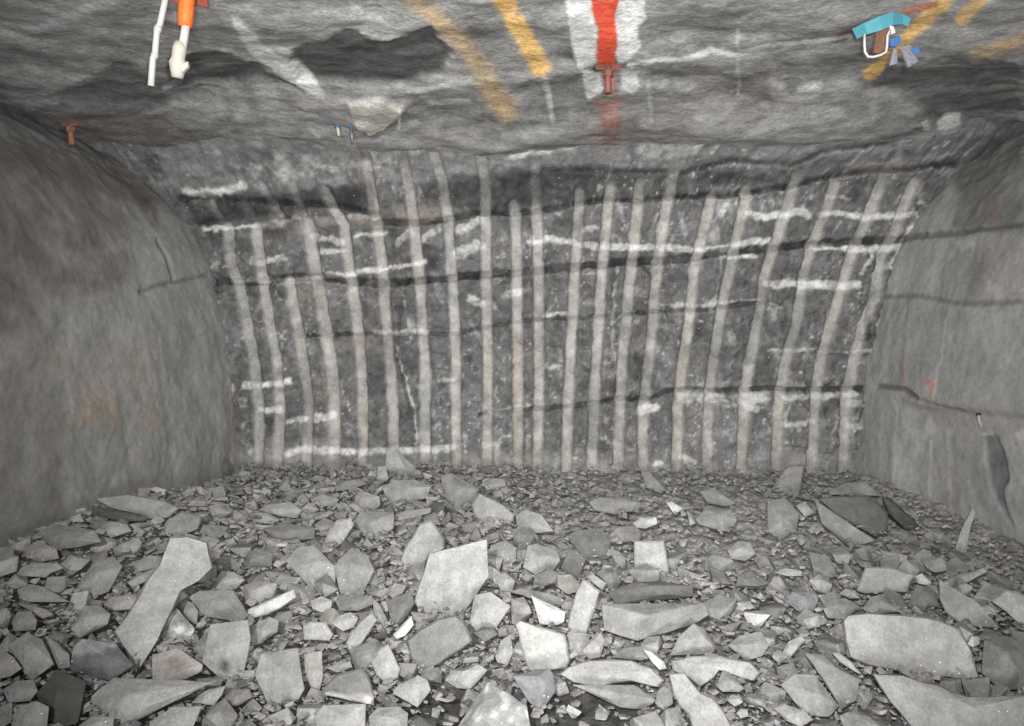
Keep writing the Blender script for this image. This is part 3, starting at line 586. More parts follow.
# ================================================================== BROKEN ROCK, one by one
# short name | where it lies | tone | tilt yaw thickness(fraction of width) relief | outline as sighted from the tripod
ROCKS = """
long flat dusty slab|lying at the foot of the left wall above a dark hollow|l|40 5 .18 .0|98,499 128,495 150,498 168,503 177,508 168,516 155,520 140,514 113,508
low humped slab|against the left wall below the long flat dusty slab|M|50 -10 .3 .1|34,538 42,529 54,525 76,527 92,531 98,541 75,547 58,548 45,545
small pale flake|under the dark hollow of the long flat dusty slab|l|45 0 .25 .05|96,530 110,521 126,524 131,531 112,537
dark chip in the hollow|tucked under the long flat dusty slab by left wall|d|60 0 .4 .1|94,506 102,505 118,511 135,513 146,517 140,521 118,521 96,517
flat dusty stone beside the hollow|right of the long flat dusty slab's tip|l|45 10 .25 .05|168,521 182,512 200,517 197,529 180,535 160,536
little chalk-white stone|on the left wall's foot above the long flat slab|W|60 0 .6 .1|146,490 156,487 165,490 164,495 147,495
dark upright chunk|standing in the corner of face and left wall|D|75 0 .6 .15|217,468 223,457 230,463 229,475 221,477
small grey block near the corner|just below the dark upright chunk in the face corner|M|55 0 .5 .1|213,490 222,486 225,494 224,505 215,506
yellowish grey flat slab|with a pink stain, below the left drill grooves|l|45 0 .2 .05|259,510 270,504 290,502 301,510 296,518 280,516
small upright grey cube|beside the yellowish grey slab at the face foot|M|65 20 .6 .1|297,498 303,494 309,500 307,506 299,505
thin level flagstone|lying level below the fifth drill groove|l|40 0 .2 .0|311,499 322,494 338,499 335,506 314,505
dark-edged sliver|lying flat against the face foot, fifth drill groove|M|40 0 .4 .0|334,487 345,481 360,479 366,484 352,489 337,491
bright squarish chunk|left below the pyramid-shaped pale rock|L|60 -10 .5 .12|356,497 362,492 378,497 379,505 370,512 358,510
pale standing wedge|leaning left of the large rounded grey block|L|65 -15 .4 .05|324,545 329,531 337,521 350,519 353,526 348,533 343,542 332,549
large rounded grey block|below the bright squarish chunk near the face|M|60 0 .5 .12|354,523 362,513 378,509 392,513 391,528 378,538 362,534
half-buried dark-topped slab|left of the pale standing wedge|m|50 0 .3 .08|266,529 285,524 312,528 312,538 290,541 275,537
small grey plate by the face|left of the yellowish grey slab with pink stain|M|50 0 .3 .05|248,514 257,512 268,513 279,520 271,524 254,522
pyramid-shaped pale rock|topmost of the muck pile, against the seventh drill groove|L|72 5 .5 .15|386,470 388,453 395,449 405,460 416,470 410,476 402,478 392,475
narrow pale upright stone|leaning on the pyramid-shaped pale rock|l|72 -20 .5 .1|376,483 378,468 385,467 388,478 381,487
broad grey boulder|directly below the pyramid-shaped pale rock|l|58 0 .4 .12|385,488 395,481 415,481 428,487 425,497 408,503 392,506 385,500
thin light slab|slotted under the broad grey boulder|L|45 -10 .3 .0|397,516 405,511 430,508 429,513 410,519 399,520
little black cube|right end of the thin light slab|d|60 0 .8 .1|431,506 437,502 444,506 443,513 434,515
leaning grey block with vertical grain|between the little black cube and the tilted pale slab|M|65 -10 .5 .12|442,478 452,475 465,481 477,489 472,500 469,512 456,508 447,498
tilted pale slab|leaning to the right, below the tenth drill groove|L|55 -20 .22 .03|473,505 480,494 490,499 502,505 513,514 511,521 497,526 484,525 475,514
flat dark sliver|on the pile under the ninth drill groove|D|50 0 .4 .05|474,474 484,466 494,465 498,470 490,476
pale flat stone|below the flat dark sliver near the face|l|48 0 .3 .05|480,485 492,478 503,479 506,486 494,490
bright-sided rock|with a dark hollow beneath, below the eleventh groove|L|58 -20 .4 .12|517,516 526,511 540,515 549,524 551,530 538,532 519,530
dark pointed splinter|on the pile, below the tenth drill groove|D|60 20 .5 .1|517,486 522,481 528,479 527,485 520,491
big dark rock|half buried above the pale prism, centre of the pile|D|60 0 .6 .1|572,541 580,532 600,530 608,541 608,556 600,562 590,563 580,556
pinkish dusty slab|right of the big dark rock|r|50 0 .3 .05|609,536 618,527 634,526 641,532 638,541 613,543
low grey flat|behind the pinkish dusty slab, in the fine muck|M|45 0 .25 .05|590,502 600,497 625,498 640,503 637,511 615,514 596,510
cream chip|lying below the fifteenth drill groove|W|60 10 .5 .1|667,503 672,502 676,507 684,509 674,513
narrow light splinter|just right below the cream chip|L|60 20 .5 .1|687,511 691,514 695,523 690,525
sparkling white stone|above the pale square block|W|60 0 .6 .2|634,523 642,518 655,518 656,524 645,528 637,527
grey triangular plate|lying before the seventeenth drill groove|M|45 0 .3 .05|700,491 715,488 720,494 735,503 725,506 708,503
broad dusty flat|in the fines below the grey triangular plate|M|45 0 .25 .06|698,519 706,510 730,510 735,520 728,531 712,525 701,524
slanting grey bar|at the face foot under the fifteenth drill groove|M|55 -20 .4 .05|641,470 650,472 667,490 660,493 646,487
big dark sparkling slab|propped against the right wall's foot|D|52 10 .25 .04|820,499 845,497 868,497 885,512 886,529 875,536 858,526 837,514
grey flank slab|running down the left edge of the big dark sparkling slab|M|55 -20 .4 .06|818,503 835,517 857,529 872,539 850,546 824,524
dusty cap stone|lying on top of the big dark sparkling slab|l|50 0 .4 .06|832,491 845,484 865,483 868,489 878,495 850,495 833,494
dark glittering block|in the right corner beside the big dark sparkling slab|d|55 10 .4 .1|884,498 893,501 915,523 923,530 905,528 890,514
light small chip|left of the grey flank slab, under the last grooves|l|60 0 .5 .1|797,506 805,502 815,512 805,516
large dusty hump|at the face foot under the nineteenth drill groove|M|55 0 .4 .12|769,503 785,500 797,514 795,530 780,538 769,530
reddish grey wedge|leaning on the face below the nineteenth groove|M|62 0 .3 .05|789,466 804,466 799,494 786,496 772,489
pale upright flake|leaning on the right wall beside the corner|L|72 -25 .3 .05|953,558 957,540 965,521 972,509 975,514 969,535 966,557
brownish grey stone|at the left edge, against the left wall|t|52 0 .4 .08|26,548 40,543 55,549 57,558 40,561 28,557
flat pale flagstone|over a dark gap near the left edge|l|45 0 .2 .03|17,575 24,566 35,563 55,563 63,568 50,573 45,577 25,576
light-rimmed curved slab|near the left edge below the flat pale flagstone|l|50 0 .3 .08|19,590 30,585 42,587 55,593 66,601 45,602 30,601 21,598
thin tan slab|under the light-rimmed curved slab|t|45 0 .25 .03|17,603 27,604 45,609 53,614 42,618 29,610
grey rounded block|left edge, above the pale rounded cobble|M|60 0 .5 .12|13,622 18,613 30,612 36,620 34,629 15,630
lumpy textured rock|above the dark blue-grey rock|l|58 0 .5 .18|76,617 85,607 99,607 109,614 106,624 94,633 81,636 73,628
pinkish flat stone|left of the long smooth slab|p|50 0 .25 .03|104,605 112,597 132,595 138,599 130,609 115,610
wide rough grey slab|between the left wall and the long smooth slab|M|50 0 .3 .1|80,576 95,562 112,558 120,567 118,580 108,590 90,597 77,590
black wedge|in the gap above the wide rough grey slab|d|58 0 .4 .1|57,552 66,550 72,553 80,556 64,559
long smooth slab|running down to the left, biggest on the left side|L|54 8 .12 .0|170,541 186,540 204,546 210,569 198,581 181,590 172,610 157,639 136,671 131,654 117,630 128,616 137,602 148,580 160,566
narrow light strip|along the upper edge of the long smooth slab|l|50 0 .4 .03|128,582 140,574 153,569 158,572 150,579 134,587
notched grey stone|at the upper corner of the long smooth slab|M|55 0 .4 .08|134,563 150,556 163,559 165,568 152,568 140,571
big angular slab with a bright lower rim|right of the long smooth slab|M|55 0 .22 .08|192,598 202,592 218,594 232,592 236,603 245,613 240,621 222,617 206,615 198,607
pale stone behind the angular slab|resting on the big angular slab's upper edge|l|55 10 .4 .1|213,588 222,572 234,573 243,580 235,588 221,591
white crystalline lump|right of the long smooth slab's lower end|S|62 0 .5 .2|160,636 167,620 177,611 181,622 193,629 188,644 173,650 161,647
upright grey plate|above the white crystalline lump|M|65 0 .4 .06|179,607 186,601 193,604 197,611 196,623 184,619
long bright white bar|lying tilted, left of centre, the whitest rock|W|62 -10 .4 .03|244,617 250,609 268,601 292,590 294,598 280,608 268,614 252,618
large smooth grey slab|above the long bright white bar's right end|l|55 -5 .3 .06|288,562 300,549 315,548 326,556 334,568 336,585 331,595 318,593 304,582 293,572
large grey block beside the smooth slab|with white flecks, left of the central boulder|M|58 5 .4 .1|336,567 341,554 352,550 366,557 372,570 369,585 360,596 343,596 339,582
dark low stone|below the large grey block with white flecks|m|55 0 .4 .1|337,601 345,597 370,596 372,604 358,610 341,610
light stubby stone|right of the long bright white bar|L|60 0 .5 .12|312,601 322,597 331,601 330,609 322,612 313,608
flat cream plate|below the light stubby stone|L|58 0 .3 .02|304,626 310,622 325,623 332,634 328,640 305,639
rounded pale stone|right of the flat cream plate|L|58 0 .4 .1|333,623 340,616 350,613 357,618 353,627 343,630 334,627
leaning pale tablet|right below the rounded pale stone|L|65 -20 .35 .03|346,645 351,632 362,621 371,614 376,621 370,630 361,644 352,651
grey triangular stone|above the leaning pale tablet|M|65 10 .4 .08|374,600 380,606 387,620 386,629 377,624 374,613
light grey block under the white bar|below the long bright white bar's left end|l|58 0 .5 .1|251,628 259,621 269,618 277,622 276,632 262,642 253,645
pale pointed slab|standing above the central boulder|L|62 -15 .3 .03|420,525 431,523 443,540 443,549 430,556 415,573 405,581 398,569 407,546
great central boulder|pale and cracked, centre of the pile|L|64 5 .4 .1|432,557 450,549 483,544 485,556 482,566 485,577 475,586 467,598 462,611 450,614 432,619 421,616 418,600 422,580
small light stone|left of the great central boulder|l|58 0 .5 .1|389,594 394,584 406,586 402,593 393,598
dark grey block|left of the great central boulder, below the small light stone|D|62 0 .5 .12|388,602 402,599 410,592 413,604 404,619 394,627 389,612
white slender prism|leaning between the dark grey and the speckled block|W|60 -25 .6 .05|394,634 404,623 411,617 413,625 405,635 397,639
pale rounded boulder|right of the speckled block, below the central boulder|L|62 0 .5 .14|470,606 476,597 490,594 503,599 508,607 505,615 495,626 479,631 471,621
small dark stone|against the lower edge of the pale rounded boulder|D|60 0 .6 .12|475,633 483,627 492,628 497,634 485,641
grey curved slab|over a dark seam, right of the central boulder|M|55 0 .25 .06|488,558 492,546 505,542 515,548 514,561 500,566 492,562
pale broken stone|right of the grey curved slab's lower edge|l|60 0 .4 .1|495,576 505,573 514,581 511,592 501,590
squarish light block|above the diagonal glinting ridge|l|60 10 .5 .12|524,558 529,547 537,545 555,551 558,560 552,571 546,579 535,571 525,566
diagonal glinting ridge|running between the squarish light block and white triangle|m|58 15 .35 .06|512,584 523,589 540,593 558,597 567,606 562,609 548,604 535,594 513,592
white triangular stone|under the diagonal glinting ridge|W|62 0 .4 .06|533,597 538,599 548,608 564,612 563,621 556,624 541,623 536,612
tall pale prism|standing right of the white triangular stone|L|66 -8 .3 .02|567,636 571,612 577,592 583,581 599,592 594,608 588,628 584,639
pale cap plate|lying across the tall pale prism's top|L|55 10 .25 .02|586,577 593,574 606,583 602,590
brown-grey lump|behind the pale cap plate|m|60 0 .6 .14|597,574 603,570 615,572 620,582 612,590 607,584
long ridged grey rock|lying across, right of the tall pale prism|M|58 0 .4 .12|608,606 618,601 640,604 680,602 699,604 704,615 690,624 665,629 640,639 621,637 610,629
dark rough rock|behind the long ridged grey rock|D|58 0 .4 .1|613,592 636,583 660,582 688,586 689,596 660,599 620,603
pale square block|upright, right of the big dark rock|L|64 0 .35 .0|635,542 663,542 669,577 655,579 636,576
pink-tinged wedge|below the tall pale prism|p|60 0 .5 .08|583,650 590,641 600,634 604,641 600,656 590,658
light rounded stone|right of the pale square block|l|58 0 .4 .12|729,550 738,542 749,543 754,554 745,560 732,558
small cream slab|left of the jagged light stone|L|52 0 .3 .05|776,573 785,568 801,571 801,576 788,576
jagged light stone|above the purple-grey rock|L|65 0 .5 .15|810,581 820,575 831,585 828,594 815,590
purple-grey rock|below the small cream slab|b|60 0 .4 .12|788,602 793,593 808,593 816,602 812,611 804,615 793,607
grey lump before the flat block|left above the huge pale slab|l|58 0 .4 .1|825,609 835,600 845,599 858,607 855,612 843,618 829,617
small pale pebble|between the jagged light stone and flat grey block|L|60 0 .6 .15|840,594 846,589 855,591 859,598 850,598
flat-faced grey block|behind the huge pale slab|l|60 0 .35 .02|859,590 867,568 890,568 913,576 910,581 906,592 880,592 867,593
dark speckled chunk|right of the flat-faced grey block|D|60 10 .5 .14|914,590 918,586 929,588 936,594 937,605 924,611 909,605 912,597
white-capped stone|on top of the dark speckled chunk|W|60 0 .5 .1|916,577 922,574 931,582 928,585 918,583
pale low pyramid|directly behind the huge pale slab|l|60 0 .4 .12|864,608 872,598 879,596 892,605 899,611 870,613
huge pale slab|the largest light rock, lower right|L|58 -4 .09 .0|847,622 851,617 870,615 905,616 935,621 957,630 967,650 974,675 960,677 905,671 870,664 853,656 849,640
leaning grey slab|propped between the huge pale slab and the right wall|M|58 -22 .2 .03|940,580 948,587 965,599 985,613 998,627 977,626 961,624 947,612 940,599
long dusty bar|leaning on the right wall above the leaning grey slab|M|55 -10 .4 .03|945,581 960,574 984,568 986,572 962,585 949,587
pale slab at the right edge|against the foot of the right wall|L|58 -25 .25 .05|992,601 1007,591 1024,596 1034,602 1034,627 1018,622 1006,611 997,605
pale rounded cobble|near the left edge, above the very dark smooth rock|l|62 0 .5 .1|10,646 15,641 28,635 41,641 52,663 44,671 32,678 25,671 16,656
pink-grey stone|cut off by the left edge, beside the pale rounded cobble|p|60 0 .4 .08|-10,656 2,651 13,658 20,668 10,675 -10,679
grey stone at the left edge|below the pink-grey stone|M|60 0 .5 .1|4,690 16,682 32,681 36,691 29,700 10,701
pale cobble at the bottom left|cut off by the bottom edge|l|62 0 .5 .12|14,716 22,707 36,703 47,708 48,722 44,738 18,738
very dark smooth rock|bottom left, below the dark blue-grey rock|K|62 0 .5 .06|39,695 47,683 57,673 71,675 84,683 86,695 83,708 76,720 52,728 50,706
small grey wedge|between the pale rounded cobble and the dark blue-grey rock|M|62 0 .5 .08|46,637 58,644 68,654 69,666 59,667 52,654
dark blue-grey rock|with a lighter top, under the lumpy textured rock|B|62 0 .5 .1|76,648 84,641 103,640 114,645 124,656 130,664 127,672 109,679 90,671 73,669
large pale ragged slab|bottom left, right of the very dark smooth rock|L|56 -12 .2 .06|88,703 101,691 116,679 130,684 155,690 175,687 197,681 204,684 193,692 174,701 158,712 138,721 117,728 120,716 102,713
light stone at the bottom edge|below the large pale ragged slab's left end|l|60 0 .4 .06|82,724 93,717 112,718 110,736 72,736
pale stone with a brown patch|below the white crystalline lump|T|60 0 .4 .06|155,656 161,652 178,650 191,656 200,665 199,671 185,678 166,683 155,687
big pale rock with a dark spot|below the big angular slab|O|66 0 .4 .06|205,661 213,646 212,627 232,624 246,623 249,640 245,659 242,674 230,683 216,671
light wedge|below the big pale rock with a dark spot|L|55 -20 .35 .04|192,703 204,691 225,686 221,695 213,705 201,703
grey slab at the bottom edge|below the light wedge, cut off by the edge|l|58 0 .4 .06|152,722 173,709 199,708 191,727 180,742 152,738
reddish brown stone|right of the light wedge|R|58 10 .5 .1|224,699 233,691 248,690 251,697 240,704 230,707
large cracked grey block|bottom, left of the pink-tinged prism|l|64 5 .4 .1|258,676 263,656 278,648 296,651 301,662 302,688 296,698 285,701 271,706 264,690
pink prism with a white side|right of the large cracked grey block|p|66 0 .5 .06|305,656 311,652 321,653 322,675 319,688 312,688 306,672
small light cobble|above the dark-topped slab with white edge|L|60 0 .5 .12|328,668 337,663 349,662 351,667 338,672
dark-topped slab with white edge|above a pale boulder at the bottom|E|60 0 .35 .04|323,692 336,676 360,669 367,676 372,694 372,704 356,701 328,695
pale boulder at the bottom edge|under the dark-topped slab with white edge|L|64 0 .5 .14|316,719 325,707 345,704 363,706 367,716 362,732 345,742 325,737
grey boulder at the bottom edge|below the egg-shaped pale cobble, by the wet patch|l|64 0 .5 .14|371,717 379,709 398,708 406,714 405,737 374,737
pale oblong block|above the rounded pale cobble, left of speckled block|L|64 -10 .4 .03|372,662 379,651 388,645 393,656 399,668 397,677 386,683 377,674
egg-shaped pale cobble|below the pale oblong block|L|64 0 .5 .12|400,685 409,679 418,677 426,681 429,690 424,700 417,705 404,699 395,693
large dark speckled block|with light rims, below the great central boulder|G|64 -5 .4 .02|409,641 421,630 440,620 455,617 462,622 470,641 459,649 440,662 425,672 414,660
knobbly pale cobble|on the dark wet patch below the speckled block|L|64 0 .6 .16|447,680 453,671 466,669 477,666 485,671 481,680 470,688 458,687
big sparkling wedge|rising from the bottom edge, centre left|S|64 -10 .5 .14|460,727 472,709 488,684 501,693 523,707 530,742 458,742
light chunk|left of the pale four-sided slab|l|62 0 .5 .14|496,656 501,642 510,636 512,652 507,664 498,661
white chip at the bottom edge|right of the big sparkling wedge|L|60 0 .5 .1|508,702 513,699 523,706 520,713 512,714
pale four-sided slab|smooth and bright, below the white triangular stone|X|62 -8 .3 .0|517,626 521,622 563,635 568,660 565,667 545,669 529,670 523,648
blue-grey wedge|pointing down, under the pale four-sided slab|b|66 0 .5 .1|515,677 530,674 549,671 552,677 554,691 547,700 539,711 529,699
big pale boulder slab|above the dark wet patch, bottom centre|L|52 -5 .3 .05|563,674 571,668 590,661 630,661 649,669 660,680 655,686 635,681 615,682 598,687 576,682
grey lower ledge|under the big pale boulder slab|M|66 5 .4 .08|578,686 598,691 615,687 633,686 647,693 653,700 640,708 620,706 600,696
rough knob|at the right tip of the big pale boulder slab|M|62 10 .6 .16|658,692 664,687 671,693 672,703 664,709 656,703
brown-grey stone|behind the big pale boulder slab|m|58 0 .4 .08|614,657 625,649 640,647 647,658 640,660 628,658
white wedge|between the brown-grey and the blunt triangular stone|W|60 15 .5 .05|643,649 651,652 664,662 666,668 659,669 651,660
blunt triangular stone|above the flat pale bridge stone|l|62 5 .4 .12|672,654 681,637 694,625 704,631 714,648 710,653 690,654
flat pale bridge stone|lying across above the long pale slab|L|55 0 .25 .04|674,661 695,657 720,657 748,663 757,672 751,680 737,670 722,666 714,677 701,686 690,677 676,671
long pale slab|running off the bottom edge, right of centre|L|62 -15 .25 .03|671,676 685,675 700,693 712,698 722,711 729,724 727,742 699,742 689,714 681,706 675,695
dull grey wedge|right of the long pale slab|M|62 0 .5 .1|718,686 723,672 730,674 737,682 743,688 738,691 723,691
small round cobble|below the dull grey wedge|L|62 0 .7 .15|727,700 731,696 739,696 742,702 735,706
little white cobble|lower right of the small round cobble|L|62 0 .7 .15|737,713 741,709 747,710 748,716 741,718
pale chunk|right of the dull grey wedge|l|62 0 .5 .14|749,700 756,690 765,683 777,685 784,692 782,704 765,709 751,706
large dusty block|above the pale chunk, right of the bridge stone|l|60 0 .4 .12|730,645 740,637 760,633 767,645 761,655 746,659
light crescent stone|left above the big mottled boulder|L|60 -10 .4 .06|781,656 789,642 800,637 804,641 797,650 787,661
thin light wedge|lying against the huge pale slab's lower left corner|L|55 -15 .3 .02|832,653 839,653 850,661 862,675 854,671 840,662
rough grey rock|below the thin light wedge|M|60 -10 .4 .1|808,656 824,657 839,667 857,680 855,698 848,708 841,706 833,690 819,674
big mottled boulder|bottom right, left of the rough grey rock|l|62 0 .4 .14|784,686 796,676 814,677 828,690 836,705 827,715 806,713 790,702
pale stone at the bottom|below the big mottled boulder|L|60 0 .4 .08|776,709 785,705 803,711 811,719 800,726 787,720
grey ledge at the bottom edge|below the rough grey rock|M|58 0 .4 .06|842,717 851,713 869,718 882,728 887,742 852,742
wide sloping slab|filling the bottom right corner|l|55 -8 .15 .05|878,676 905,677 938,686 968,698 1000,696 1034,693 1034,744 940,744 912,724 893,702
rough dark rubble block|right of the huge pale slab|m|60 -10 .4 .14|978,655 986,642 1005,638 1034,650 1034,686 1002,687 984,672
round white cobble|beside the huge pale slab's upper right corner|W|62 0 .7 .15|968,643 972,637 979,637 979,644 973,647
""".strip().splitlines()

TONES = {'W': (0.405, 0.4041, 0.396), 'L': (0.2628, 0.261, 0.252), 'X': (0.2925, 0.2907, 0.279), 'l': (0.225, 0.2241, 0.2169), 'M': (0.189, 0.1885, 0.1836),
         'm': (0.153, 0.1526, 0.1485), 'D': (0.1152, 0.1148, 0.1116), 'd': (0.0765, 0.0756, 0.0738), 'K': (0.0576, 0.0576, 0.0531),
         'r': (0.1935, 0.18, 0.1719), 'p': (0.234, 0.2214, 0.2124), 't': (0.1935, 0.1863, 0.1746), 'b': (0.171, 0.1719, 0.1791), 'B': (0.1008, 0.1013, 0.1062),
         'R': (0.1575, 0.1404, 0.1341), 'S': (0.2385, 0.2385, 0.234), 'T': (0.252, 0.2448, 0.2286), 'O': (0.2358, 0.234, 0.2241), 'E': (0.1485, 0.1467, 0.1422), 'G': (0.1485, 0.1485, 0.1449)}
TONE_WORD = {'W': 'white', 'L': 'pale', 'l': 'light grey', 'M': 'grey', 'm': 'dull grey', 'D': 'dark grey', 'd': 'blackish', 'p': 'pinkish grey', 't': 'tan-grey'}

def finish_rock(name, bm, tone, size, rough=1.0, cuts=1, seed=0, extra=None, origin=None):
    """subdivide, chip and colour a closed rock; returns the object with its origin at its middle"""
    bmesh.ops.recalc_face_normals(bm, faces=bm.faces)
    if cuts:
        bmesh.ops.triangulate(bm, faces=bm.faces)
        for _ in range(cuts):
            bmesh.ops.subdivide_edges(bm, edges=bm.edges, cuts=1, use_grid_fill=True)
    bm.verts.ensure_lookup_table()
    co = np.array([v.co[:] for v in bm.verts])
    no = np.array([v.normal[:] for v in bm.verts])
    k = 1.0 / size
    a = fbm(co[:, 0] * k * 2.2 + seed * 7.1, co[:, 1] * k * 2.2, co[:, 2] * k * 2.2, 3, 401)
    b = fbm(co[:, 0] * k * 8 + seed * 3.3, co[:, 1] * k * 8, co[:, 2] * k * 8, 2, 411)
    co = co + no * (size * rough * (.035 * a + .014 * b))[:, None]
    mid = co.mean(0) if origin is None else np.array(origin)
    for v, c in zip(bm.verts, co - mid):
        v.co = c
    me = bpy.data.meshes.new(name)
    bm.to_mesh(me); bm.free()
    base = np.array(tone)
    f = 1 + .16 * a + .14 * b
    cc = base[None] * f[:, None]
    if extra is not None:
        cc = extra(co, cc, a, b)
    at = me.color_attributes.new('Col', 'FLOAT_COLOR', 'POINT')
    c4 = np.ones((len(co), 4), np.float32); c4[:, :3] = np.clip(cc, .01, .9)
    at.data.foreach_set('color', c4.ravel())
    me.materials.append(MAT_ROCK)
    o = link(bpy.data.objects.new(name, me))
    o.location = mid + np.array([0, 0, ZC])
    return o

def facet_extra(code, px_c, size_px):
    """marks that belong to single rocks (stains, rims, crystals)"""
    def f(co, cc, a, b):
        x, y = project(co[:, 0], co[:, 1], co[:, 2])
        if code == 'T':
            m = np.exp(-(((x - 176) / 13) ** 2 + ((y - 665) / 6) ** 2) ** 1.5)
            cc = cc * (1 - m[:, None]) + np.array([.15, .125, .105]) * m[:, None]
        elif code == 'O':
            m = np.exp(-(((x - 224) / 6) ** 2 + ((y - 666) / 7) ** 2) ** 2)
            cc = cc * (1 - m[:, None]) + np.array([.05, .05, .047]) * m[:, None]
        elif code == 'E':
            m = sstep(691, 694, y - (x - 328) * .09) * (x > 324)
            cc = cc * (1 - m[:, None]) + np.array([.46, .455, .44]) * m[:, None]
        elif code == 'B':
            m = sstep(.0, .25, a + (655 - y) * .06) * .8
            cc = cc * (1 - m[:, None]) + np.array([.25, .25, .25]) * m[:, None]
        elif code == 'S':
            fn = fbm(co[:, 0] * 28, co[:, 1] * 28, co[:, 2] * 28, 2, 421)
            m = sstep(.15, .45, fn + .3 * b) * .8
            cc = cc * (1 - m[:, None]) + np.array([.50, .50, .49]) * m[:, None]
        return cc
    return f if code in 'TOEBS' else None

def sighted_rock(line, k, back=0.0, shrink=1.0):
    ref, tail, code, par, pts = line.split('|')
    tilt, yaw, thick, relief = map(float, par.split())
    pts = [tuple(map(float, p.split(','))) for p in pts.split()]
    if relief > .05:
        while len(pts) > 6:
            ar = []
            for i in range(len(pts)):
                a, b, c = pts[i - 1], pts[i], pts[(i + 1) % len(pts)]
                ar.append(abs((b[0] - a[0]) * (c[1] - a[1]) - (c[0] - a[0]) * (b[1] - a[1])))
            pts.pop(ar.index(min(ar)))
    cx = sum(p[0] for p in pts) / len(pts); cy = sum(p[1] for p in pts) / len(pts)
    g_ = 1.13 if relief > .05 else 1.08
    pts = [(cx + (x - cx) * shrink * g_, cy + (y - cy) * shrink * g_) for x, y in pts]
    r = random.Random(1000 + k)
    anchor = bed_hit(cx, min(cy + 0.25 * (max(p[1] for p in pts) - cy), 735))
    d0 = ray(cx, cy)
    t0 = anchor.y * (1 + back)
    wpx = max(p[0] for p in pts) - min(p[0] for p in pts)
    hpx = max(p[1] for p in pts) - min(p[1] for p in pts)
    size = t0 * math.sqrt(wpx * hpx) / FOC
    C = d0 * (t0 * .985 - .10 * size)
    ti, ya = math.radians(tilt + r.uniform(-4, 4)), math.radians(yaw + r.uniform(-8, 8))
    n = Vector((math.sin(ya) * math.sin(ti), -math.cos(ya) * math.sin(ti), math.cos(ti)))
    def hit(px, py, off=0.0):
        d = ray(px, py)
        t = (C.dot(n) + off) / d.dot(n)
        t = min(max(t, t0 - 1.2 * size), t0 + 1.2 * size)
        return d * t
    th = max(thick * t0 * wpx / FOC, .02)
    # add a chipped point on long edges so that the outline is not a clean polygon
    ring = []
    for i, p in enumerate(pts):
        q = pts[(i + 1) % len(pts)]
        ring.append(p)
        L = math.hypot(q[0] - p[0], q[1] - p[1])
        if L > 22:
            u = r.uniform(.35, .65); j = r.uniform(-.018, .03) * L
            ring.append((p[0] + (q[0] - p[0]) * u - (q[1] - p[1]) / L * j, p[1] + (q[1] - p[1]) * u + (q[0] - p[0]) / L * j))
    bm = bmesh.new()
    inset = min(2.0, .08 * min(wpx, hpx))
    def shifted(p, s):
        dx, dy = cx - p[0], cy - p[1]
        L = math.hypot(dx, dy) + 1e-6
        return (p[0] + dx / L * s, p[1] + dy / L * s)
    down = Vector((0, .35, -1)).normalized()
    axis = (ray(cx, cy).normalized() * .85 + (-n) * .2 + down * .12).normalized()
    rim = [hit(*p, off=-.035 * size) for p in ring]
    mid = sum(rim, Vector()) / len(rim)
    low = [mid + (v - mid) * r.uniform(.84, .95) + axis * th * r.uniform(.4, .7) for v in rim]
    bot = [mid + (v - mid) * r.uniform(.45, .65) + axis * th * r.uniform(.9, 1.1) for v in rim]
    m = len(ring)
    if relief > .05:                     # broken block: a handful of flat fracture faces
        P3 = rim + low + bot
        ang = r.uniform(0, 6.28)
        for q in range(3 if min(wpx, hpx) > 18 else 2):
            a2 = ang + q * 2.1 + r.uniform(-.4, .4)
            P3.append(hit(cx + math.cos(a2) * wpx * r.uniform(.10, .26), cy + math.sin(a2) * hpx * r.uniform(.10, .26), off=relief * size * r.uniform(.7, 1.9)))
        for v in P3:
            bm.verts.new(v)
        res = bmesh.ops.convex_hull(bm, input=bm.verts)
        junk = {g for g in res['geom_interior'] + res['geom_unused'] if isinstance(g, bmesh.types.BMVert)}
        bmesh.ops.delete(bm, geom=list(junk), context='VERTS')
        bmesh.ops.dissolve_limit(bm, angle_limit=.16, verts=bm.verts, edges=bm.edges)
        bmesh.ops.bevel(bm, geom=bm.edges[:], offset=.012 * size, segments=1, affect='EDGES', clamp_overlap=True)
    else:                                # slab: one even parting face
        top = [bm.verts.new(hit(*shifted(p, inset), off=.01 * size + r.uniform(-.01, .01) * size)) for p in ring]
        rim = [bm.verts.new(v) for v in rim]; low = [bm.verts.new(v) for v in low]; bot = [bm.verts.new(v) for v in bot]
        for A, B in ((top, rim), (rim, low), (low, bot)):
            for i in range(m):
                j = (i + 1) % m
                bm.faces.new((A[i], A[j], B[j], B[i]))
        bm.faces.new(bot)
        if relief > .01:
            cv = bm.verts.new(hit(cx + r.uniform(-.25, .25) * wpx, cy + r.uniform(-.2, .15) * hpx, off=relief * 1.4 * size))
            for i in range(m):
                bm.faces.new((cv, top[(i + 1) % m], top[i]))
        else:
            bm.faces.new(top[::-1])
    name = 'flat_rock' if 'slab' in ref or 'plate' in ref or 'flag' in ref else 'boulder' if 'boulder' in ref else 'rock'
    o = finish_rock(name, bm, TONES[code], size, rough=(.3 if relief < .04 else .5), cuts=(3 if code == 'S' else 2) if size > .16 else 1, seed=k,
                    extra=facet_extra(code, (cx, cy), wpx))
    full = ref + ', ' + tail
    tag(o, full[0].lower() + full[1:], 'rock', 'broken rocks of the muck pile')
    o['__px'] = [cx, cy, wpx, hpx]
    return o

def world_bvh(objs):
    vs, ps = [], []
    for o in objs:
        b = len(vs)
        L = o.location
        R = o.rotation_euler.to_matrix()
        vs.extend(R @ v.co + L for v in o.data.vertices)
        ps.extend([b + i for i in p.vertices] for p in o.data.polygons)
    return BVHTree.FromPolygons(vs, ps)

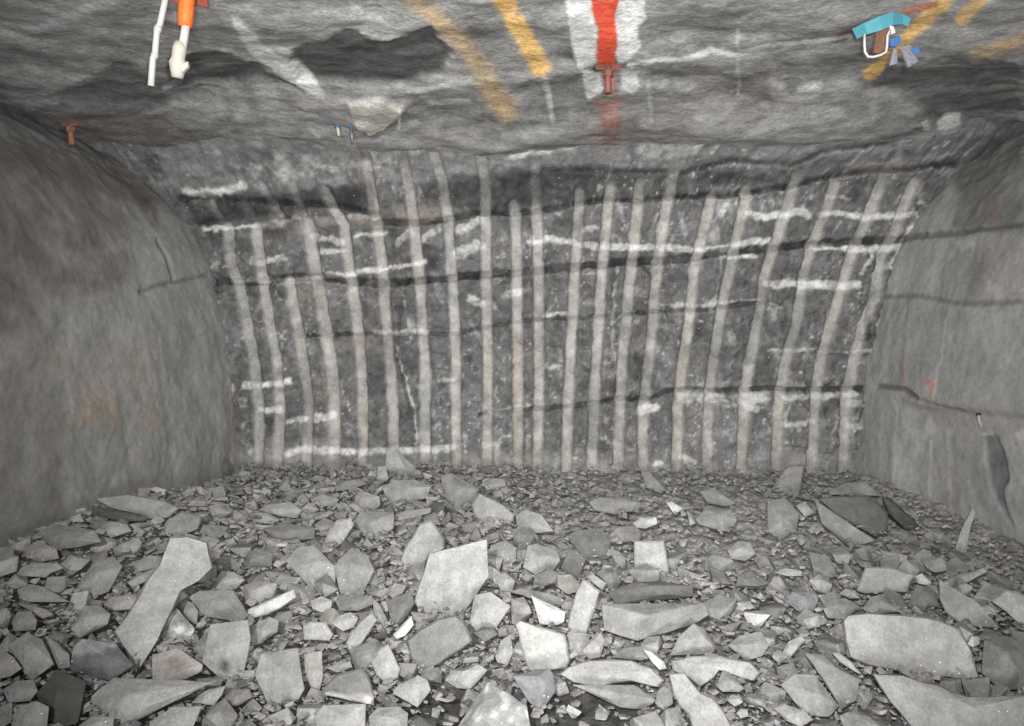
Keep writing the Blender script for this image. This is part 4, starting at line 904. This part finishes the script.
def box_of(o):
    R = o.rotation_euler.to_matrix()
    c = [R @ Vector(b) + o.location for b in o.bound_box]
    return [min(p[i] for p in c) for i in range(3)], [max(p[i] for p in c) for i in range(3)]

def clash(b0, b1):
    return all(b0[0][i] <= b1[1][i] and b1[0][i] <= b0[1][i] for i in range(3))

def build_sighted():
    done = []
    order = sorted(range(len(ROCKS)), key=lambda k: -max(float(p.split(',')[1]) for p in ROCKS[k].split('|')[4].split()))
    placed = []                                  # nearest first, so that farther rocks give way
    for k in order:
        best = None
        for back, shrink in ((0, 1), (.012, 1), (.025, 1), (.04, .99), (.055, .98), (.035, .96), (.07, .97), (.02, .94), (.05, .94), (.03, .91)):
            o = sighted_rock(ROCKS[k], k, back, shrink)
            bx = box_of(o); t = None
            hitn = 0
            for (q, qb, qt) in placed:
                if clash(bx, qb):
                    t = t or world_bvh([o])
                    if t.overlap(qt):
                        hitn += 1; break
            if not hitn:
                best = o; break
            me = o.data; bpy.data.objects.remove(o); bpy.data.meshes.remove(me)
        if best is None:
            best = sighted_rock(ROCKS[k], k, .02, .93)
            print('still touching:', ROCKS[k].split('|')[0])
        placed.append((best, box_of(best), world_bvh([best])))
        done.append((k, best))
    return [o for k, o in sorted(done, key=lambda a: a[0])]

# ------------------------------------------------------------------ smaller rocks between them
def hull_points(r, flat):
    """angular fragment: a chopped, sheared block"""
    pts = []
    for sx in (-1, 1):
        for sy in (-1, 1):
            for sz in (-1, 1):
                if r.random() < .8:
                    pts.append(Vector((sx * r.uniform(.5, 1), sy * r.uniform(.35, .8), sz * r.uniform(.35, .9) * flat)))
    for _ in range(4):
        v = Vector((r.gauss(0, 1), r.gauss(0, 1), r.gauss(0, 1))).normalized()
        pts.append(Vector((v.x, v.y * .9, v.z * flat)))
    return pts

def hull_mesh(r, flat):
    bm = bmesh.new()
    for p in hull_points(r, flat):
        bm.verts.new(p)
    res = bmesh.ops.convex_hull(bm, input=bm.verts)
    junk = [g for g in res['geom_interior'] + res['geom_unused'] if isinstance(g, bmesh.types.BMVert)]
    bmesh.ops.delete(bm, geom=list(set(junk)), context='VERTS')
    return bm

def near_ok(tree, p, rad):
    if tree is None:
        return True
    hit = tree.find_nearest(p, rad * 3 + .6)
    if hit[0] is None:
        return True
    loc, n, _, d = hit
    if (p - loc).dot(n) < 0:
        return False
    return d > rad

SIZE_WORDS = ['small', 'fist-sized', 'hand-sized', 'chunky']

def fill_rocks(sighted, want):
    r = random.Random(99)
    tree = world_bvh(sighted)
    cover = np.zeros((H, W), bool)
    for line in ROCKS:
        pts = [tuple(map(float, p.split(','))) for p in line.split('|')[4].split()]
        cover |= inside(pts, XX, YY)
    out = []
    sizes = []
    tries = 0
    def ok_px(px, py):
        if px < 235 and py < 545 - (px / 235) * 70: return False
        if px > 865 and py < 465 + (px - 865) * .85: return False
        if cover[int(min(max(py, 0), H - 1)), int(min(max(px, 0), W - 1))]: return False
        if 505 < px < 640 and py > 695: return False          # the dark wet patches stay bare
        if 425 < px < 462 and py > 690: return False
        if 858 < px < 890 and py > 695: return False
        return True
    def room(pw):
        loc, n, _, d = tree.find_nearest(pw)
        if loc is None or (pw - loc).dot(n) < 0: return 0
        for q, s in sizes:
            d = min(d, (pw - q).length - s)
        return d
    recent = []
    while len(out) < want:
        f = len(out) / want
        best = None
        for _ in range(60):
            px, py = r.uniform(-5, 1029), r.uniform(466, 733)
            if not ok_px(px, py): continue
            cap = 22 * (.45 + .55 * sstep(470, 630, py))
            if px > 560 and py < 560: cap *= .7
            A = bed_hit(px, py)
            flat = r.uniform(.45, .85)
            c = A + Vector((0, 0, r.uniform(-.02, .05)))
            pw = c + Vector((0, 0, ZC))
            d = min(room(pw) / .80, cap * r.uniform(.75, 1) * A.y / FOC)
            if best is None or d / A.y > best[0]:
                best = (d / A.y, d, px, py, flat, c, pw)
        if best is None: continue
        _, rad, px, py, flat, c, pw = best
        pxr = rad * FOC / c.y
        bm = hull_mesh(r, flat)
        rot = Matrix.Rotation(r.uniform(0, 6.28), 3, 'Z')
        tilt = Matrix.Rotation(r.uniform(-.1, .8), 3, 'X') @ Matrix.Rotation(r.uniform(-.4, .4), 3, 'Y')
        for v in bm.verts:
            v.co = c + (tilt @ rot @ v.co) * rad * .88
        code = r.choices(['L', 'l', 'M', 'm', 'D', 'd', 'p', 't', 'W'], [16, 30, 30, 10, 5, 1, 3, 4, 1])[0] if py > 575 or px < 500 else r.choices(['L', 'l', 'M', 'm', 'D', 't'], [2, 18, 48, 20, 6, 6])[0]
        for _ in range(5):
            bm.verts.ensure_lookup_table(); bm.verts.index_update()
            tv = [v.co + Vector((0, 0, ZC)) for v in bm.verts]
            tt = BVHTree.FromPolygons(tv, [[v.index for v in fc.verts] for fc in bm.faces])
            if not tt.overlap(tree) and not any(tt.overlap(q) for q in recent):
                break
            for v in bm.verts:
                v.co = c + (v.co - c) * .87
            pxr *= .87
        recent.append(tt)
        bmesh.ops.dissolve_limit(bm, angle_limit=.2, verts=bm.verts, edges=bm.edges)
        bmesh.ops.bevel(bm, geom=bm.edges[:], offset=.035 * rad, segments=1, affect='EDGES', clamp_overlap=True)
        o = finish_rock('rock', bm, TONES[code], rad * 2, rough=.45, cuts=2 if pxr > 10 else 1, seed=500 + len(out))
        shape = 'flat' if flat < .55 else 'blocky' if flat > .72 else 'angular'
        o['__px'] = [px, py, pxr * 2, pxr * 1.5]
        o['__tone'] = TONE_WORD[code]; o['__shape'] = shape
        out.append(o); sizes.append((pw, rad))
        if len(out) % 15 == 0:
            tree = world_bvh(sighted + out); sizes = []; recent = []
    # say which one: by the nearest distinctive rock and the side on which it lies
    refs = [(line.split('|')[0], list(o['__px'])) for line, o in zip(ROCKS, sighted)]
    used = {}
    for o in out:
        x, y = o['__px'][0], o['__px'][1]
        near = sorted(refs, key=lambda q: math.hypot((q[1][0] - x), (q[1][1] - y) * 1.4))[:7]
        pick = None
        for name, (qx, qy, qw, qh) in near:
            dx, dy = (x - qx) / max(qw, 12), (y - qy) / max(qh, 10)
            if abs(dx) > 1.1 * abs(dy): side = 'right of' if dx > 0 else 'left of'
            elif abs(dx) < .4 * abs(dy): side = 'in front of' if dy > 0 else 'behind'
            else: side = ('front ' if dy > 0 else 'rear ') + ('right of' if dx > 0 else 'left of')
            if (name, side) not in used:
                pick = (name, side); break
        n = ''
        if pick is None:
            name, (qx, qy, qw, qh) = near[0]
            dx, dy = x - qx, y - qy
            side = ('right of' if dx > 0 else 'left of') if abs(dx) > abs(dy) else ('in front of' if dy > 0 else 'behind')
            pick = (name, side)
            used[pick] = used.get(pick, 1) + 1
            n = {2: 'second ', 3: 'third ', 4: 'fourth ', 5: 'fifth '}.get(used[pick], 'outlying ')
        else:
            used[pick] = 1
        sz = 'small' if o['__px'][2] < 17 else 'mid-sized'
        lab = f"{n}{sz} {o['__tone']} {o['__shape']} rock just {pick[1]} the {pick[0]}".replace('front right', 'in front and right').replace('front left', 'in front and left').replace('rear right', 'behind and right').replace('rear left', 'behind and left').replace('just in front and', 'in front and').replace('just behind and', 'behind and')
        w = lab.split()
        if len(w) > 16:
            lab = lab.replace(sz + ' ', '', 1)
        if len(lab.split()) > 16:
            lab = lab.replace('just ', '').replace(o['__tone'] + ' ', '', 1)
        tag(o, lab, 'rock', 'broken rocks of the muck pile')
    print('fill rocks', len(out), 'tries', tries)
    return out

def build_rubble(rocks, count):
    """the uncountable small stuff: one mesh"""
    r = random.Random(5)
    protos = []
    for i in range(14):
        bm = hull_mesh(r, r.uniform(.22, .55))
        bmesh.ops.recalc_face_normals(bm, faces=bm.faces)
        bmesh.ops.triangulate(bm, faces=bm.faces)
        bm.verts.ensure_lookup_table(); bm.verts.index_update()
        protos.append((np.array([v.co[:] for v in bm.verts]), np.array([[v.index for v in f.verts] for f in bm.faces])))
        bm.free()
    tree = world_bvh(rocks)
    V, F, Cc, b = [], [], [], 0
    n = 0; tries = 0
    while n < count and tries < count * 6:
        tries += 1
        if r.random() < .86:
            px, py = r.uniform(-60, 1084), 455 + 290 * r.random() ** 1.15
            if py > 738: py = 738
            A = bed_hit(px, py)
            big = float(max(sstep(560, 470, px), sstep(560, 610, py)))
            pr = r.uniform(1.5, 3.0) + (1.2 + 6.5 * big) * r.random() ** 2.2 * (.45 + .55 * float(sstep(470, 600 if px > 520 else 520, py)))
            if (505 < px < 640 and py > 693 or 418 < px < 462 and py > 684 or 860 < px < 892 and py > 694) and r.random() < .85: continue
            rad = pr * A.y / FOC
        else:
            y = r.uniform(2.7, 6.9); x = r.uniform(-3.3, 3.9)
            A = Vector((x, y, bed_at(x, y)))
            rad = r.uniform(.012, .035)
        if abs(A.x - .35) > 3.9 or A.y > 7.2: continue
        c = A + Vector((0, 0, rad * r.uniform(.0, .7) + .02 * r.random()))
        if A.y > face_y(np.array(A.x), np.array(A.z)) - .12 - rad or A.x < float(wall_x(-1, A.y, A.z)) + .12 + rad or A.x > float(wall_x(1, A.y, A.z)) - .12 - rad: continue
        pw = c + Vector((0, 0, ZC))
        hit = tree.find_nearest(pw)
        if (pw - hit[0]).dot(hit[1]) < 0: continue
        if hit[3] < rad * 1.15:
            rad = hit[3] / 1.15
            if rad * FOC / A.y < 1.3: continue
        pv, pf = protos[r.randrange(14)]
        e = Matrix.Rotation(r.uniform(0, 6.28), 3, 'Z') @ Matrix.Rotation(r.uniform(-.25, .85), 3, 'X') @ Matrix.Rotation(r.uniform(-.5, .5), 3, 'Y')
        v = pv @ np.array(e).T * rad + np.array(c)
        wet = (A.y < 4.0)
        t = r.choices([.29, .26, .23, .195, .15, .36], [10, 30, 36, 18, 5, .8] if not wet else [10, 24, 30, 22, 10, 1])[0]
        t *= .95
        if A.x > .2 and A.y > 4.4:
            t = .225 + (min(t, .30) - .2) * .6
            if r.random() < .6: continue
        V.append(v); F.append(pf + b); b += len(pv); n += 1
        w = r.uniform(-.01, .05)
        Cc.append(np.tile([t * (1 + w), t, t * (1 - w)], (len(pv), 1)))
    # drop chips that would cut into a rock
    own = np.concatenate([np.full(len(f), i) for i, f in enumerate(F)])
    tr = BVHTree.FromPolygons((np.concatenate(V) + np.array([0, 0, ZC])).tolist(), np.concatenate(F).tolist())
    bad = {int(own[i]) for i, _ in tr.overlap(tree)}
    keep = [i for i in range(len(V)) if i not in bad]
    b = 0; F2 = []
    off = np.cumsum([0] + [len(v) for v in V])
    for i in keep:
        F2.append(F[i] - off[i] + b); b += len(V[i])
    V = [V[i] for i in keep]; Cc = [Cc[i] for i in keep]; F = F2
    V = np.concatenate(V); F = np.concatenate(F); Cc = np.concatenate(Cc)
    V[:, 2] += ZC
    me = bpy.data.meshes.new('rubble')
    me.from_pydata(V.tolist(), [], F.tolist())
    at = me.color_attributes.new('Col', 'FLOAT_COLOR', 'POINT')
    c4 = np.ones((len(V), 4), np.float32); c4[:, :3] = Cc
    at.data.foreach_set('color', c4.ravel())
    me.materials.append(MAT_ROCK)
    o = link(bpy.data.objects.new('rubble', me))
    o['kind'] = 'stuff'
    tag(o, 'small loose grey stone chips filling the gaps of the muck pile', 'rubble')
    o['kind'] = 'stuff'
    print('rubble stones', n)
    return o

# ================================================================== THINGS HANGING FROM THE ROOF
def at(px, py, y):
    d = ray(px, py)
    return Vector((d.x * y, y, d.z * y + ZC))

def tube_bm(pts, radii, seg=12, cap=True, bm=None):
    bm = bm or bmesh.new()
    rings = []
    for i, (p, ra) in enumerate(zip(pts, radii)):
        a = pts[max(0, i - 1)]; c = pts[min(len(pts) - 1, i + 1)]
        t = (c - a).normalized()
        u = t.cross(Vector((0, 1, 0.01))).normalized(); w = t.cross(u).normalized()
        rings.append([bm.verts.new(p + (u * math.cos(2 * math.pi * k / seg) + w * math.sin(2 * math.pi * k / seg)) * ra) for k in range(seg)])
    for A, B in zip(rings[:-1], rings[1:]):
        for k in range(seg):
            bm.faces.new((A[k], A[(k + 1) % seg], B[(k + 1) % seg], B[k]))
    if cap:
        bm.faces.new(rings[0][::-1]); bm.faces.new(rings[-1])
    return bm

def plate_bm(corners, n, thick, bm=None):
    bm = bm or bmesh.new()
    a = [bm.verts.new(c + n * thick / 2) for c in corners]; b = [bm.verts.new(c - n * thick / 2) for c in corners]
    m = len(a)
    bm.faces.new(a); bm.faces.new(b[::-1])
    for i in range(m):
        bm.faces.new((a[i], b[i], b[(i + 1) % m], a[(i + 1) % m]))
    return bm

def obj(name, bm, mat, parent=None, smooth=True, bevel=0):
    bmesh.ops.recalc_face_normals(bm, faces=bm.faces)
    if bevel:
        bmesh.ops.bevel(bm, geom=bm.edges[:], offset=bevel, segments=2, affect='EDGES')
    if parent is not None:
        off = parent.location
        for v in bm.verts:
            v.co -= off
    me = bpy.data.meshes.new(name); bm.to_mesh(me); bm.free()
    for p in me.polygons:
        p.use_smooth = smooth
    me.materials.append(mat)
    o = link(bpy.data.objects.new(name, me))
    if parent is not None:
        o.parent = parent
    return o

def thing(name, loc, label, cat, group=None):
    o = link(bpy.data.objects.new(name, None))
    o.location = loc; o.empty_display_size = .05
    return tag(o, label, cat, group)

PVC = plain_material('white_plastic', (.43, .425, .41), .45, var=.08)
ORANGE = plain_material('orange_spray_paint', (.58, .13, .02), .6, var=.35, scale=60)
DKRED = plain_material('dark_red_painted_steel', (.19, .035, .025), .6, var=.4)
RUST = plain_material('rusty_steel', (.12, .055, .032), .8, var=.5, scale=60)
PRED = plain_material('red_painted_steel', (.125, .043, .032), .7, var=.4)
CYAN = plain_material('cyan_plastic_tape', (.055, .215, .26), .5, var=.15)
BLUE = plain_material('blue_plastic', (.04, .11, .28), .5, var=.15)
TAGM = plain_material('worn_grey_tag', (.15, .155, .175), .6, var=.6, scale=70)
CREAM = plain_material('cream_grout', (.40, .375, .33), .7, var=.2, scale=60)
STEEL = plain_material('dull_steel', (.16, .17, .19), .5, metal=.4, var=.3)
GROUT = plain_material('dusty_steel', (.33, .29, .27), .8)
BLACKP = plain_material('black_cap', (.015, .015, .015), .6)

def build_fittings():
    Y0 = 4.04
    # thin plastic tube
    a = [at(x, y, Y0) for x, y in ((168, -14), (164, 6), (160, 24), (157, 30), (155, 54), (153, 58), (151, 86))]
    r0 = .0165
    t = thing('hanging_tube', a[0], 'thin white plastic tube hanging from the roof, beside an orange-painted pipe', 'tube')
    obj('tube', tube_bm(a, [r0] * 7), PVC, t)
    obj('joint', tube_bm([at(158.6, 26.5, Y0), at(157, 32, Y0)], [r0 * 1.22] * 2), PVC, t)
    obj('joint', tube_bm([at(155.2, 53.5, Y0), at(154, 58, Y0)], [r0 * 1.18] * 2), PVC, t)
    # thicker pipe with the orange collar
    t = thing('grout_pipe', at(187, -14, Y0), 'white pipe hanging from the roof with an orange-painted upper end and lumpy nozzle', 'pipe')
    obj('pipe', tube_bm([at(187, 20, Y0), at(182, 50, Y0)], [.0225, .0215]), PVC, t)
    obj('painted_sleeve', tube_bm([at(188, -14, Y0), at(187, 0, Y0), at(186, 14, Y0), at(185, 27, Y0)], [.042, .041, .041, .036], 14), ORANGE, t)
    obj('nozzle', tube_bm([at(180.5, 43, Y0), at(179.5, 50, Y0), at(178.3, 58, Y0), at(177.6, 63, Y0), at(178, 69, Y0), at(177.2, 78, Y0)], [.030, .037, .034, .044, .040, .028], 16), CREAM, t)
    obj('clamp', plate_bm([at(182, 66, Y0 - .03), at(188.5, 62, Y0 - .03), at(189, 67, Y0 - .03), at(183, 73, Y0 - .03)], Vector((0, -1, 0)), .02), CREAM, t, False)
    obj('bearing_plate', plate_bm([at(172, -8, Y0 + .06), at(207, -6, Y0 + .06), at(208, 6, Y0 + .06), at(196, 3, Y0 + .06), at(173, 2, Y0 + .06)], Vector((0, -.5, -1)).normalized(), .02), DKRED, t, False)
    # tape and tags hanging at the upper right
    Y1 = 4.22
    t = thing('survey_hanger', at(885, 14, Y1), 'cyan tape, white wire loop and tags hanging from the roof at upper right', 'survey marker')
    rib = bmesh.new()
    cl = [((852, 29), (857, 39)), ((864, 23), (868, 34)), ((880, 16), (882, 30)), ((893, 12), (893, 25)), ((903, 14), (903, 24)), ((911, 18), (908, 27))]
    prev = None
    for i, (u, w) in enumerate(cl):
        z = Y1 + .02 * math.sin(i * 1.9)
        q = [rib.verts.new(at(*u, z)), rib.verts.new(at(*w, z - .012)), rib.verts.new(at(*w, z - .008)), rib.verts.new(at(*u, z + .004))]
        if prev:
            for k in range(4):
                rib.faces.new((prev[k], prev[(k + 1) % 4], q[(k + 1) % 4], q[k]))
        else:
            rib.faces.new(q)
        prev = q
    rib.faces.new(prev[::-1])
    obj('ribbon', rib, CYAN, t, False)
    lp = [at(x, y, Y1 - .03) for x, y in ((864.5, 34), (864.5, 44), (865, 52), (868, 56.5), (873, 57), (881, 55), (886, 52), (887, 46), (887.5, 36), (890, 30))]
    obj('wire_loop', tube_bm(lp, [.0068] * len(lp), 8), PVC, t)
    obj('orange_flag', plate_bm([at(876, 32, Y1), at(885, 24, Y1), at(891, 25, Y1), at(887, 34, Y1), at(885, 48, Y1), at(880, 54, Y1), at(873, 53, Y1)], Vector((0, -1, 0)), .012), RUST, t, False)
    obj('white_clip', plate_bm([at(889, 26, Y1 - .02), at(893, 27, Y1 - .02), at(895, 33, Y1 - .02), at(891, 35, Y1 - .02)], Vector((0, -1, 0)), .014), PVC, t, False)
    obj('blue_clip', plate_bm([at(889, 41, Y1), at(899, 36, Y1), at(901, 41, Y1), at(896, 47, Y1), at(890, 47, Y1)], Vector((0, -1, 0)), .02), BLUE, t, False, .003)
    c1 = obj('tag', plate_bm([at(893, 49, Y1), at(896, 50, Y1), at(897, 64, Y1), at(889, 66, Y1)], Vector((0, -1, .2)).normalized(), .01), TAGM, t, False)
    c2 = obj('tag', plate_bm([at(900, 48, Y1), at(909, 45, Y1), at(918, 62, Y1), at(908, 68, Y1)], Vector((0, -1, .2)).normalized(), .016), TAGM, t, False, .003)
    obj('blue_label', plate_bm([at(911, 49, Y1 - .016), at(918, 47, Y1 - .016), at(920, 52, Y1 - .016), at(914, 55, Y1 - .016)], Vector((0, -1, 0)), .004), BLUE, t, False)
    # rock bolts: plate and stub
    def bolt(px, py, y, w, h, rod_w, rod_h, mat, label, lean=0.0, dome=True):
        t = thing('ceiling_bolt', at(px, py, y), label, 'rock bolt', 'rock bolts')
        s = y / FOC
        n = Vector((0, -.45, -1)).normalized()
        pl = plate_bm([at(px - w / 2, py + h * .1, y), at(px + w / 2, py - h * .2, y - .02), at(px + w * .42, py + h, y - .05), at(px - w * .40, py + h, y - .04)], n, .012)
        obj('plate', pl, mat, t, False, .002)
        p0, p1 = at(px, py + h * .3, y - .03), at(px + lean, py + h + rod_h, y - .05)
        obj('rod', tube_bm([p0, p0.lerp(p1, .5), p1], [rod_w * s / 2] * 3, 10), mat, t)
        obj('nut', tube_bm([p0.lerp(p1, .22), p0.lerp(p1, .42)], [rod_w * s * .78] * 2, 6), mat, t, False)
    bolt(608, 65, 4.62, 29, 4, 7, 24, PRED, 'red-brown rock bolt and plate at the lower end of the red roof stripe')
    bolt(70, 122, 4.5, 19, 3, 5.5, 20, RUST, 'rusty orange rock bolt with plate above the left wall', 2)
    # two little pins by the brow
    for (x, y, hh, lab, m2) in ((337.5, 121, 15, 'steel pin with a blue head and cream tip, left one at the roof brow', CREAM),
                                (351, 121, 22, 'thin dark steel pin with blue head, beside the pale patch at the roof brow', STEEL)):
        t = thing('steel_pin', at(x, y, 6.1), lab, 'pin', 'pins at the roof brow')
        obj('head', tube_bm([at(x - .5, y - 6, 6.1), at(x, y + 7, 6.1)], [.024, .024], 10), BLUE, t)
        obj('shank', tube_bm([at(x, y + 6, 6.1), at(x + 1.5, y + hh, 6.1)], [.017, .010], 8), m2, t)
    return

def build_wall_bolt(wall):
    """drill steel stub standing in the right wall above the slot"""
    d = ray(981, 417)
    tree = world_bvh([wall])
    hit = tree.ray_cast(Vector((0, 0, ZC)), d.normalized())[0]
    if hit is None:
        return
    nrm = Vector((-1, -.15, .1)).normalized()
    t = thing('drill_stub', hit, 'short drill steel stub with a black cap in the right wall', 'drill stub')
    e = hit + nrm * .02
    obj('cap', tube_bm([e + Vector((0, 0, .030)), e + Vector((0, 0, .012))], [.012, .017], 10), BLACKP, t)
    obj('shank', tube_bm([e + Vector((0, 0, .014)), e + Vector((.004, 0, -.03)), e + Vector((.03, 0, -.10))], [.011, .011, .011], 10), GROUT, t)

# ================================================================== ASSEMBLE
face = build_face()
roof = build_roof()
wl = build_wall(-1)
wr = build_wall(1)
bed = build_bed()
sighted = build_sighted()
fill = fill_rocks(sighted, 300 - len(sighted))
rubble = build_rubble(sighted + fill, 10500)
build_fittings()
build_wall_bolt(wr)
for o in list(COL.objects):
    for k in ('__px', '__tone', '__shape'):
        if k in o:
            del o[k]

# ------------------------------------------------------------------ lights of the heading, plus an added low roof fill
def spot(name, loc, aim, watts, angle, blend, size, col=(1, .97, .93)):
    l = bpy.data.lights.new(name, 'SPOT')
    l.energy = watts; l.spot_size = math.radians(angle); l.spot_blend = blend; l.shadow_soft_size = size; l.color = col
    o = link(bpy.data.objects.new(name, l))
    o.location = (loc[0], loc[1], loc[2] + ZC)
    v = Vector((aim[0], aim[1], aim[2] + ZC)) - o.location
    o.rotation_euler = v.to_track_quat('-Z', 'Y').to_euler()
    return o

spot('camera_flash', (.10, -.05, .12), (.3, 7, 1.2), 640, 95, 1.0, .03, (1, .99, .975))
spot('roof_fill_low', (.5, -2.2, -.8), (.5, 5.8, 1.5), 1750, 74, 1.0, .55, (1, .99, .97))  # added unseen lamp, aimed upward to brighten the roof
spot('machine_lamp_high', (-.9, -1.8, 1.35), (.5, 6.6, .1), 1800, 74, 1.0, .10, (1, .99, .97))

w = bpy.data.worlds.new('World'); SC.world = w
w.use_nodes = True
w.node_tree.nodes['Background'].inputs[0].default_value = (.01, .01, .01, 1)
w.node_tree.nodes['Background'].inputs[1].default_value = 1.0

cam = bpy.data.cameras.new('camera')
cam.sensor_width = 36; cam.sensor_fit = 'HORIZONTAL'
cam.lens = FOC / W * 36
cam.clip_start = .05
co = link(bpy.data.objects.new('camera', cam))
co.location = (0, 0, ZC)
co.rotation_euler = (math.radians(90), 0, 0)
SC.camera = co

vs = SC.view_settings
vs.view_transform = 'Standard'; vs.look = 'None'; vs.exposure = 0.22; vs.gamma = 1.0
vs.use_curve_mapping = False
